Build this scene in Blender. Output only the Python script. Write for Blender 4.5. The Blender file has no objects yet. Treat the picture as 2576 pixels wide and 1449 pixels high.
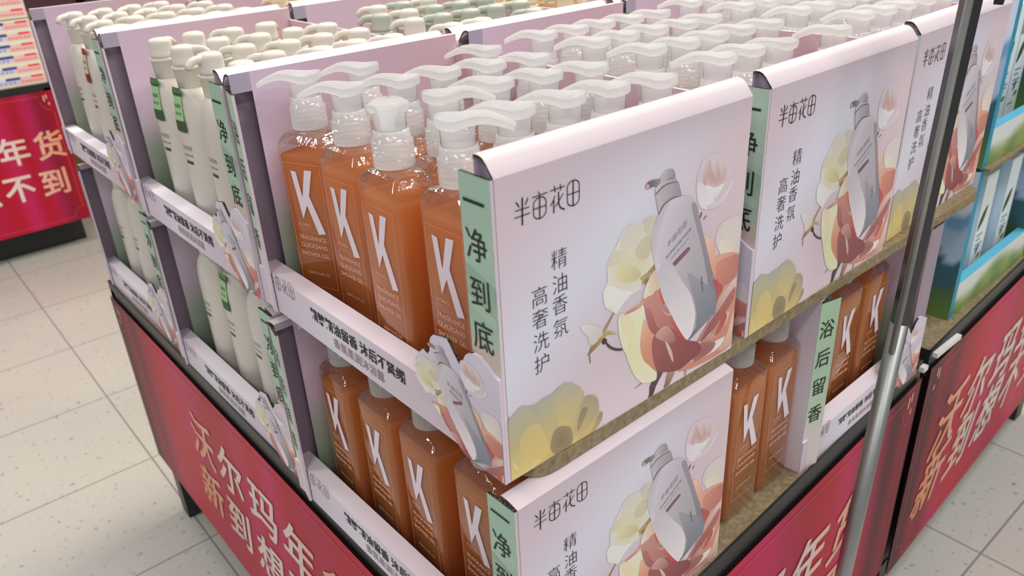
import bpy, math, random
from mathutils import Vector, Matrix
random.seed(7)
sc = bpy.context.scene
col = sc.collection

# ------------------------------------------------------------------ camera
cam_data = bpy.data.cameras.new('camera')
cam = bpy.data.objects.new('camera', cam_data)
col.objects.link(cam)
R3 = ((0.7584467322, 0.3255945131, -0.5645766267),
      (-0.6499376905, 0.3135701663, -0.6922822757),
      (-0.0483689237, 0.8919988587, 0.4494424138))
cam.matrix_world = Matrix.Translation((-0.30425, -0.3885, 1.294625)) @ Matrix(R3).to_4x4()
cam_data.sensor_width = 36.0
cam_data.lens = 2007.6 / 2576 * 36.0
cam_data.clip_start = 0.02
cam_data.dof.use_dof = True
cam_data.dof.focus_distance = 0.80
cam_data.dof.aperture_fstop = 8.5
sc.camera = cam

# ------------------------------------------------------------------ world, lights, exposure
world = bpy.data.worlds.new('store_ambient')
sc.world = world
world.use_nodes = True
wb = world.node_tree.nodes['Background']
wb.inputs[0].default_value = (0.95, 0.96, 1.0, 1)
wb.inputs[1].default_value = 0.25
sc.view_settings.view_transform = 'Standard'
sc.view_settings.look = 'None'
sc.view_settings.gamma = 1.0
sc.view_settings.use_curve_mapping = False
sc.view_settings.exposure = 0.0
sc.cycles.max_bounces = 7
sc.cycles.diffuse_bounces = 3
sc.cycles.glossy_bounces = 3
sc.cycles.transmission_bounces = 5
sc.cycles.transparent_max_bounces = 14
sc.cycles.caustics_reflective = False
sc.cycles.caustics_refractive = False
sc.cycles.sample_clamp_indirect = 6.0

def area_light(name, loc, size, power, color, target=None):
    d = bpy.data.lights.new(name, 'AREA')
    d.shape = 'RECTANGLE'; d.size, d.size_y = size
    d.energy = power; d.color = color
    o = bpy.data.objects.new(name, d); col.objects.link(o)
    o.location = loc
    if target is not None:
        o.rotation_euler = (Vector(target) - Vector(loc)).to_track_quat('-Z', 'Y').to_euler()
    return o
NEUTRAL = (1.0, 0.972, 0.965)
# rows of ceiling strip lights above the aisles
for i, (lx, ly) in enumerate([(-2.3, -1.2), (-0.6, -2.6), (-2.3, 1.9), (0.9, -1.6), (0.4, 1.4), (2.6, -0.6), (-0.8, 4.4)]):
    area_light('ceiling_light', (lx, ly, 3.5), (1.3, 0.35), 34, NEUTRAL)
# warm spot fixture over the next aisle, beyond the display's right rear
area_light('spot_light', (1.75, 1.35, 2.75), (0.5, 0.5), 58, (1.0, 0.82, 0.58), (0.75, 0.35, 1.1))
# ------------------------------------------------------------------ helpers
GAIN = 1.22
def lin(c):
    c = max(0.0, min(1.0, c / 255.0))
    return c / 12.92 if c <= 0.04045 else ((c + 0.055) / 1.055) ** 2.4
def ink(rgb, g=GAIN):
    return tuple(min(0.93, lin(v) * g) for v in rgb) + (1.0,)
def mix(a, b, t):
    t = max(0.0, min(1.0, t))
    return tuple(x + (y - x) * t for x, y in zip(a, b))

class MB:
    """collects polygons with per-corner colours and builds ONE mesh object"""
    def __init__(self):
        self.v = []; self.f = []; self.c = []; self.m = []; self.s = []
    def add(self, verts, faces, color=(0.8, 0.8, 0.8, 1), m=0, smooth=False):
        b = len(self.v)
        self.v += [tuple(p) for p in verts]
        for k, f in enumerate(faces):
            self.f.append([b + i for i in f])
            if callable(color):
                self.c.append([color(verts[i]) for i in f])
            elif isinstance(color, list):
                self.c.append([color[i] for i in f])
            else:
                self.c.append([color] * len(f))
            self.m.append(m); self.s.append(smooth)
    def quad(self, a, b, c, d, color, m=0):
        self.add([a, b, c, d], [(0, 1, 2, 3)], color, m)
    def grid(self, o, u, w, nu, nw, color, m=0):
        o = Vector(o); u = Vector(u); w = Vector(w)
        vs = [o + u * (i / nu) + w * (j / nw) for j in range(nw + 1) for i in range(nu + 1)]
        fs = [(j * (nu + 1) + i, j * (nu + 1) + i + 1, (j + 1) * (nu + 1) + i + 1, (j + 1) * (nu + 1) + i)
              for j in range(nw) for i in range(nu)]
        self.add(vs, fs, color, m)
    def box(self, x0, x1, y0, y1, z0, z1, color, m=0, skip=''):
        V = [(x0, y0, z0), (x1, y0, z0), (x1, y1, z0), (x0, y1, z0), (x0, y0, z1), (x1, y0, z1), (x1, y1, z1), (x0, y1, z1)]
        F = {'b': (0, 3, 2, 1), 't': (4, 5, 6, 7), 'f': (0, 1, 5, 4), 'k': (2, 3, 7, 6), 'l': (0, 4, 7, 3), 'r': (1, 2, 6, 5)}
        for k, f in F.items():
            if k in skip: continue
            cc = color.get(k, color['*']) if isinstance(color, dict) else color
            self.add([V[i] for i in f], [(0, 1, 2, 3)], cc, m)
    def loops(self, rings, color, m=0, smooth=True, cap0=True, cap1=True):
        n = len(rings[0]); vs = [p for r in rings for p in r]; fs = []
        for k in range(len(rings) - 1):
            for i in range(n):
                j = (i + 1) % n
                fs.append((k * n + i, k * n + j, (k + 1) * n + j, (k + 1) * n + i))
        if cap0: fs.append(tuple(reversed(range(n))))
        if cap1: fs.append(tuple((len(rings) - 1) * n + i for i in range(n)))
        self.add(vs, fs, color, m, smooth)
    def lathe(self, prof, n, color, m=0, smooth=True, sx=1.0, sy=1.0, cap0=True, cap1=True):
        rings = []
        for p in prof:
            r, z = p[0], p[1]
            ex = p[2] if len(p) > 2 else 1.0; ey = p[3] if len(p) > 3 else 1.0
            rings.append([(r * ex * sx * math.cos(2 * math.pi * i / n), r * ey * sy * math.sin(2 * math.pi * i / n), z) for i in range(n)])
        self.loops(rings, color, m, smooth, cap0, cap1)
    def tube(self, pts, rad, n, color, m=0):
        rings = []
        for k, p in enumerate(pts):
            a = Vector(pts[max(0, k - 1)]); b = Vector(pts[min(len(pts) - 1, k + 1)])
            t = (b - a).normalized(); up = Vector((0, 0, 1)) if abs(t.z) < 0.95 else Vector((1, 0, 0))
            s = t.cross(up).normalized(); q = s.cross(t)
            r = rad[k] if isinstance(rad, (list, tuple)) else rad
            rings.append([Vector(p) + (s * math.cos(2 * math.pi * i / n) + q * math.sin(2 * math.pi * i / n)) * r for i in range(n)])
        self.loops(rings, color, m)
    def build(self, name, mats, parent=None, loc=None):
        me = bpy.data.meshes.new(name)
        me.from_pydata([tuple(p) for p in self.v], [], self.f)
        if not isinstance(mats, (list, tuple)): mats = [mats]
        for m in mats: me.materials.append(m)
        me.polygons.foreach_set('material_index', self.m)
        me.polygons.foreach_set('use_smooth', self.s)
        at = me.color_attributes.new('Col', 'FLOAT_COLOR', 'CORNER')
        flat = [x for fc in self.c for cc in fc for x in cc]
        at.data.foreach_set('color', flat)
        me.update()
        o = bpy.data.objects.new(name, me); col.objects.link(o)
        if parent: o.parent = parent
        if loc: o.location = loc
        return o

def tag(o, label=None, cat=None, group=None, kind=None):
    if label: o['label'] = label
    if cat: o['category'] = cat
    if group: o['group'] = group
    if kind: o['kind'] = kind
    return o
def thing(name, label, cat, loc, yaw=0.0, group=None):
    o = bpy.data.objects.new(name, None); col.objects.link(o)
    o.empty_display_size = 0.02
    o.location = loc; o.rotation_euler = (0, 0, yaw)
    return tag(o, label, cat, group)
def copy_tree(src, loc, yaw, label, group):
    def rec(o, parent):
        c = o.copy(); col.objects.link(c)
        if parent: c.parent = parent
        for ch in list(o.children): rec(ch, c)
        return c
    r = rec(src, None)
    r.location = loc; r.rotation_euler = (0, 0, yaw)
    return tag(r, label, None, group)

# ------------------------------------------------------------------ materials
def mat(name):
    m = bpy.data.materials.new(name); m.use_nodes = True
    nt = m.node_tree
    return m, nt, nt.nodes['Principled BSDF']
def N(nt, t, **kw):
    n = nt.nodes.new(t)
    for k, v in kw.items(): setattr(n, k, v)
    return n
def simple(name, rgb, rough=0.5, metal=0.0, spec=0.5, bump=0.0, bscale=300.0):
    m, nt, b = mat(name)
    b.inputs['Base Color'].default_value = rgb if len(rgb) == 4 else tuple(rgb) + (1,)
    b.inputs['Roughness'].default_value = rough; b.inputs['Metallic'].default_value = metal
    b.inputs['Specular IOR Level'].default_value = spec
    if bump: add_bump(nt, b, bump, bscale)
    return m
def add_bump(nt, b, strength, scale):
    tc = N(nt, 'ShaderNodeTexCoord'); no = N(nt, 'ShaderNodeTexNoise'); bp = N(nt, 'ShaderNodeBump')
    no.inputs['Scale'].default_value = scale; no.inputs['Detail'].default_value = 2
    bp.inputs['Strength'].default_value = strength; bp.inputs['Distance'].default_value = 0.001
    nt.links.new(tc.outputs['Object'], no.inputs['Vector']); nt.links.new(no.outputs['Fac'], bp.inputs['Height'])
    nt.links.new(bp.outputs['Normal'], b.inputs['Normal'])
def print_mat(name, rough, spec, bump):
    m, nt, b = mat(name)
    at = N(nt, 'ShaderNodeAttribute'); at.attribute_name = 'Col'
    nt.links.new(at.outputs['Color'], b.inputs['Base Color'])
    b.inputs['Roughness'].default_value = rough; b.inputs['Specular IOR Level'].default_value = spec
    if bump: add_bump(nt, b, bump, 900.0)
    return m
M_PRINT = print_mat('printed_card', 0.52, 0.35, 0.05)
M_BANNER = print_mat('printed_banner', 0.45, 0.25, 0.0)
M_LABEL = print_mat('printed_label', 0.45, 0.4, 0.0)

def corrugated():
    m, nt, b = mat('corrugated_edge')
    tc = N(nt, 'ShaderNodeTexCoord'); no = N(nt, 'ShaderNodeTexNoise'); cr = N(nt, 'ShaderNodeValToRGB')
    no.inputs['Scale'].default_value = 420
    cr.color_ramp.elements[0].position = 0.42; cr.color_ramp.elements[0].color = (0.012, 0.010, 0.008, 1)
    cr.color_ramp.elements[1].position = 0.68; cr.color_ramp.elements[1].color = (0.16, 0.13, 0.09, 1)
    nt.links.new(tc.outputs['Object'], no.inputs['Vector']); nt.links.new(no.outputs['Fac'], cr.inputs['Fac'])
    nt.links.new(cr.outputs['Color'], b.inputs['Base Color']); b.inputs['Roughness'].default_value = 0.9
    return m
M_EDGE = corrugated()

def board_mat():
    m, nt, b = mat('particle_board')
    tc = N(nt, 'ShaderNodeTexCoord'); no = N(nt, 'ShaderNodeTexNoise'); cr = N(nt, 'ShaderNodeValToRGB')
    no.inputs['Scale'].default_value = 160; no.inputs['Detail'].default_value = 4
    cr.color_ramp.elements[0].position = 0.3; cr.color_ramp.elements[0].color = (0.19, 0.145, 0.075, 1)
    cr.color_ramp.elements[1].position = 0.75; cr.color_ramp.elements[1].color = (0.385, 0.305, 0.175, 1)
    nt.links.new(tc.outputs['Object'], no.inputs['Vector']); nt.links.new(no.outputs['Fac'], cr.inputs['Fac'])
    nt.links.new(cr.outputs['Color'], b.inputs['Base Color']); b.inputs['Roughness'].default_value = 0.6
    return m
M_BOARD = board_mat()
M_BLACK = simple('black_metal', (0.018, 0.022, 0.022), 0.4)
M_CHROME = simple('brushed_steel', (0.36, 0.38, 0.375), 0.42, 0.85)
M_DARKSTEEL = simple('dark_steel', (0.10, 0.10, 0.105), 0.28, 0.9)
M_PLASTIC = simple('black_plastic', (0.012, 0.012, 0.013), 0.35)
M_WHITEPL = simple('white_plastic', (0.83, 0.82, 0.80), 0.35)
M_CREAM = simple('ivory_plastic', (0.72, 0.685, 0.62), 0.38, spec=0.45)
M_SAGE = simple('sage_plastic', (0.45, 0.50, 0.43), 0.38, spec=0.45)
M_BEIGE = simple('beige_plastic', (0.74, 0.62, 0.46), 0.38, spec=0.45)

def front_only(nt, sock):
    ge = N(nt, 'ShaderNodeNewGeometry'); inv = N(nt, 'ShaderNodeMath', operation='SUBTRACT'); mul = N(nt, 'ShaderNodeMath', operation='MULTIPLY')
    inv.inputs[0].default_value = 1.0
    nt.links.new(ge.outputs['Backfacing'], inv.inputs[1]); nt.links.new(inv.outputs[0], mul.inputs[0]); nt.links.new(sock, mul.inputs[1])
    return mul.outputs[0]
def gel_mat():
    m = bpy.data.materials.new('amber_gel'); m.use_nodes = True
    nt = m.node_tree; nt.nodes.clear()
    out = N(nt, 'ShaderNodeOutputMaterial')
    di = N(nt, 'ShaderNodeBsdfDiffuse'); tl = N(nt, 'ShaderNodeBsdfTranslucent'); tr = N(nt, 'ShaderNodeBsdfTransparent')
    m1 = N(nt, 'ShaderNodeMixShader'); m2 = N(nt, 'ShaderNodeMixShader')
    di.inputs[0].default_value = (0.76, 0.345, 0.125, 1)
    tl.inputs[0].default_value = (0.97, 0.42, 0.06, 1)
    tr.inputs[0].default_value = (0.92, 0.42, 0.08, 1)
    m1.inputs[0].default_value = 0.52; m2.inputs[0].default_value = 0.16
    nt.links.new(di.outputs[0], m1.inputs[1]); nt.links.new(tl.outputs[0], m1.inputs[2])
    nt.links.new(m1.outputs[0], m2.inputs[1]); nt.links.new(tr.outputs[0], m2.inputs[2])
    nt.links.new(m2.outputs[0], out.inputs[0])
    return m
M_GEL = gel_mat()
def clear_mat(name, tint, refl, rough, bump, bscale, haze=0.06, refr=0.0):
    m = bpy.data.materials.new(name); m.use_nodes = True
    nt = m.node_tree; nt.nodes.clear()
    out = N(nt, 'ShaderNodeOutputMaterial')
    tr = N(nt, 'ShaderNodeBsdfTransparent'); gl = N(nt, 'ShaderNodeBsdfGlossy'); mx = N(nt, 'ShaderNodeMixShader')
    fr = N(nt, 'ShaderNodeFresnel'); mu = N(nt, 'ShaderNodeMath', operation='MULTIPLY')
    tc = N(nt, 'ShaderNodeTexCoord'); no = N(nt, 'ShaderNodeTexNoise'); bp = N(nt, 'ShaderNodeBump')
    no.inputs['Scale'].default_value = bscale; no.inputs['Detail'].default_value = 2
    bp.inputs['Strength'].default_value = bump; bp.inputs['Distance'].default_value = 0.002
    tr.inputs[0].default_value = tint; gl.inputs['Roughness'].default_value = rough
    fr.inputs['IOR'].default_value = 1.5; mu.inputs[1].default_value = refl
    nt.links.new(tc.outputs['Object'], no.inputs['Vector']); nt.links.new(no.outputs['Fac'], bp.inputs['Height'])
    nt.links.new(bp.outputs['Normal'], gl.inputs['Normal']); nt.links.new(bp.outputs['Normal'], fr.inputs['Normal'])
    nt.links.new(fr.outputs[0], mu.inputs[0]); nt.links.new(front_only(nt, mu.outputs[0]), mx.inputs[0])
    base = tr.outputs[0]
    if refr:
        rf = N(nt, 'ShaderNodeBsdfRefraction'); rf.inputs['Color'].default_value = (1.0, 0.97, 0.93, 1); rf.inputs['Roughness'].default_value = 0.03; rf.inputs['IOR'].default_value = 1.42
        nt.links.new(bp.outputs['Normal'], rf.inputs['Normal'])
        mr = N(nt, 'ShaderNodeMixShader'); mr.inputs[0].default_value = refr
        nt.links.new(tr.outputs[0], mr.inputs[1]); nt.links.new(rf.outputs[0], mr.inputs[2]); base = mr.outputs[0]
    nt.links.new(base, mx.inputs[1]); nt.links.new(gl.outputs[0], mx.inputs[2])
    hz = N(nt, 'ShaderNodeBsdfTranslucent'); hz.inputs[0].default_value = (0.95, 0.92, 0.88, 1); mh = N(nt, 'ShaderNodeMixShader'); mh.inputs[0].default_value = haze
    nt.links.new(mx.outputs[0], mh.inputs[1]); nt.links.new(hz.outputs[0], mh.inputs[2]); nt.links.new(mh.outputs[0], out.inputs[0])
    return m
M_CLEAR = clear_mat('clear_plastic', (0.985, 0.96, 0.93, 1), 1.15, 0.05, 0.15, 60.0, 0.09)
M_SHOULDER = clear_mat('clear_shoulder', (0.98, 0.95, 0.91, 1), 3.2, 0.04, 0.55, 110.0, 0.10, 0.5)
def frosted():
    m = bpy.data.materials.new('frosted_plastic'); m.use_nodes = True
    nt = m.node_tree; nt.nodes.clear()
    out = N(nt, 'ShaderNodeOutputMaterial')
    di = N(nt, 'ShaderNodeBsdfDiffuse'); tl = N(nt, 'ShaderNodeBsdfTranslucent'); tr = N(nt, 'ShaderNodeBsdfTransparent'); gl = N(nt, 'ShaderNodeBsdfGlossy')
    m1 = N(nt, 'ShaderNodeMixShader'); m2 = N(nt, 'ShaderNodeMixShader'); m3 = N(nt, 'ShaderNodeMixShader'); fr = N(nt, 'ShaderNodeFresnel')
    di.inputs[0].default_value = (0.86, 0.89, 0.92, 1); tl.inputs[0].default_value = (0.92, 0.95, 0.98, 1)
    tr.inputs[0].default_value = (0.97, 0.97, 0.98, 1); gl.inputs['Roughness'].default_value = 0.12
    m1.inputs[0].default_value = 0.62; m2.inputs[0].default_value = 0.40; fr.inputs['IOR'].default_value = 1.48
    nt.links.new(di.outputs[0], m1.inputs[1]); nt.links.new(tl.outputs[0], m1.inputs[2])
    nt.links.new(m1.outputs[0], m2.inputs[1]); nt.links.new(tr.outputs[0], m2.inputs[2])
    nt.links.new(front_only(nt, fr.outputs[0]), m3.inputs[0]); nt.links.new(m2.outputs[0], m3.inputs[1]); nt.links.new(gl.outputs[0], m3.inputs[2])
    nt.links.new(m3.outputs[0], out.inputs[0])
    return m
M_FROST = frosted()

def floor_mat():
    m, nt, b = mat('terrazzo_tile')
    tc = N(nt, 'ShaderNodeTexCoord'); sep = N(nt, 'ShaderNodeSeparateXYZ')
    nt.links.new(tc.outputs['Object'], sep.inputs[0])
    S = 0.3955
    def line(axis, off):
        a = N(nt, 'ShaderNodeMath', operation='SUBTRACT'); a.inputs[1].default_value = off
        p = N(nt, 'ShaderNodeMath', operation='PINGPONG'); p.inputs[1].default_value = S / 2
        l = N(nt, 'ShaderNodeMath', operation='LESS_THAN'); l.inputs[1].default_value = 0.0022
        nt.links.new(sep.outputs[axis], a.inputs[0]); nt.links.new(a.outputs[0], p.inputs[0]); nt.links.new(p.outputs[0], l.inputs[0])
        return l
    lx = line(0, 0.0165 - 10 * S); ly = line(1, 1.5384 - 10 * S)
    mx = N(nt, 'ShaderNodeMath', operation='MAXIMUM')
    nt.links.new(lx.outputs[0], mx.inputs[0]); nt.links.new(ly.outputs[0], mx.inputs[1])
    n1 = N(nt, 'ShaderNodeTexNoise'); n1.inputs['Scale'].default_value = 62; n1.inputs['Detail'].default_value = 2.0
    r1 = N(nt, 'ShaderNodeValToRGB'); r1.color_ramp.elements[0].position = 0.27; r1.color_ramp.elements[0].color = (0.30, 0.295, 0.285, 1)
    r1.color_ramp.elements[1].position = 0.36; r1.color_ramp.elements[1].color = (0.59, 0.585, 0.555, 1)
    n2 = N(nt, 'ShaderNodeTexNoise'); n2.inputs['Scale'].default_value = 3.0
    r2 = N(nt, 'ShaderNodeValToRGB'); r2.color_ramp.elements[0].color = (0.88, 0.88, 0.90, 1); r2.color_ramp.elements[1].color = (1.05, 1.03, 0.97, 1)
    mm = N(nt, 'ShaderNodeMixRGB', blend_type='MULTIPLY'); mm.inputs[0].default_value = 1.0
    mg = N(nt, 'ShaderNodeMixRGB'); mg.inputs[2].default_value = (0.27, 0.26, 0.25, 1)
    for n in (n1, n2): nt.links.new(tc.outputs['Object'], n.inputs['Vector'])
    nt.links.new(n1.outputs['Fac'], r1.inputs[0]); nt.links.new(n2.outputs['Fac'], r2.inputs[0])
    nt.links.new(r1.outputs[0], mm.inputs[1]); nt.links.new(r2.outputs[0], mm.inputs[2])
    nt.links.new(mx.outputs[0], mg.inputs[0]); nt.links.new(mm.outputs[0], mg.inputs[1])
    nt.links.new(mg.outputs[0], b.inputs['Base Color'])
    b.inputs['Roughness'].default_value = 0.32; b.inputs['Specular IOR Level'].default_value = 0.4
    return m
M_FLOOR = floor_mat()

# ------------------------------------------------------------------ lettering
_cache = {}
def letters(text, size, bold=0.0, shear=0.0):
    key = (text, size, bold, shear)
    if key in _cache: return _cache[key]
    cu = bpy.data.curves.new('lettering', 'FONT')
    cu.body = text; cu.size = 1.0; cu.offset = bold; cu.shear = shear
    cu.align_x = 'CENTER'; cu.resolution_u = 3
    o = bpy.data.objects.new('lettering', cu); col.objects.link(o)
    bpy.context.view_layer.update()
    dg = bpy.context.evaluated_depsgraph_get()
    me = o.evaluated_get(dg).to_mesh()
    vs = [(v.co.x, v.co.y) for v in me.vertices]; fs = [tuple(p.vertices) for p in me.polygons]
    o.evaluated_get(dg).to_mesh_clear()
    bpy.data.objects.remove(o); bpy.data.curves.remove(cu)
    if vs:
        y0 = min(p[1] for p in vs); y1 = max(p[1] for p in vs); x0 = min(p[0] for p in vs); x1 = max(p[0] for p in vs)
        cy = (y0 + y1) / 2; cx = (x0 + x1) / 2
        vs = [((p[0] - cx) * size, (p[1] - cy) * size) for p in vs]
    _cache[key] = (vs, fs)
    return _cache[key]
def put_text(mb, text, size, frame, color, bold=0.0, shear=0.0, sx=1.0, sy=1.0):
    """frame(u, v) -> 3D point; lettering centred at u = v = 0"""
    vs, fs = letters(text, size, bold, shear)
    mb.add([frame(u * sx, v * sy) for u, v in vs], fs, color)
def pic(rgb):
    # flower picture inks: soft, slightly washed print
    y = 0.3 * rgb[0] + 0.59 * rgb[1] + 0.11 * rgb[2]
    return ink(tuple((v + (y - v) * 0.20) * 0.95 + 24 for v in rgb))
def smooth_closed(pts, k=3):
    n = len(pts); out = []
    for i in range(n):
        p0, p1, p2, p3 = pts[i - 1], pts[i], pts[(i + 1) % n], pts[(i + 2) % n]
        for j in range(k):
            t = j / k
            out.append(tuple(0.5 * ((2 * b) + (-a + c) * t + (2 * a - 5 * b + 4 * c - d) * t * t + (-a + 3 * b - 3 * c + d) * t ** 3)
                             for a, b, c, d in zip(p0, p1, p2, p3)))
    return out
def clip(pts, fn):
    out = []
    for i in range(len(pts)):
        a, b = pts[i - 1], pts[i]; fa, fb = fn(a), fn(b)
        if (fa >= 0) != (fb >= 0):
            t = fa / (fa - fb); out.append(tuple(x + (y - x) * t for x, y in zip(a, b)))
        if fb >= 0: out.append(b)
    return out
def area2(p):
    return sum(p[i - 1][0] * p[i][1] - p[i][0] * p[i - 1][1] for i in range(len(p)))
def put_art(mb, shapes, frame, fmap=lambda p: p, clips=(), step=0.000005, layer0=1):
    """printed picture: each petal / facet is a flat patch of ink with its own colour blend. frame(u, v, layer_offset)"""
    for k, (c, pts, cen) in enumerate(shapes):
        def colour(p, c=c, pts=pts):
            if c[0] == 'l':
                (x0, y0), (x1, y1) = c[2], c[4]
                d = (x1 - x0) ** 2 + (y1 - y0) ** 2 + 1e-9
                return pic(mix(c[1], c[3], ((p[0] - x0) * (x1 - x0) + (p[1] - y0) * (y1 - y0)) / d))
            return pic(c[2])
        sm = smooth_closed(pts, 2)
        cl = [(p, colour(p)) for p in sm]
        flat = [p + q for p, q in cl]
        flat = [tuple(fmap((f[0], f[1]))) + f[2:] for f in flat]
        for fn in clips: flat = clip(flat, fn)
        if len(flat) < 3: continue
        if c[0] == 'r':
            cc = cen or (sum(p[0] for p in pts) / len(pts), sum(p[1] for p in pts) / len(pts))
            ccol = pic(c[1])
        else:
            cc = None
        off = (layer0 + k) * step
        V = [frame(f[0], f[1], off) for f in flat]; C = [f[2:6] for f in flat]
        if cc is None:
            mb.add(V, [tuple(range(len(V)))], C)
        else:
            cm = fmap(cc); V.append(frame(cm[0], cm[1], off)); C.append(ccol); n = len(V) - 1
            mb.add(V, [(i, (i + 1) % n, n) for i in range(n)], C)
def put_strokes(mb, strokes, frame, color, wk=1.0):
    for w, pts in strokes:
        w = w * wk
        for a, b in zip(pts[:-1], pts[1:]):
            dx, dy = b[0] - a[0], b[1] - a[1]; L = math.hypot(dx, dy)
            if L < 1e-6: continue
            nx, ny = -dy / L * w / 2, dx / L * w / 2; ex, ey = dx / L * w * 0.2, dy / L * w * 0.2
            mb.quad(frame(a[0] + nx - ex, a[1] + ny - ey), frame(b[0] + nx + ex, b[1] + ny + ey),
                    frame(b[0] - nx + ex, b[1] - ny + ey), frame(a[0] - nx - ex, a[1] - ny - ey), color)
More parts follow.
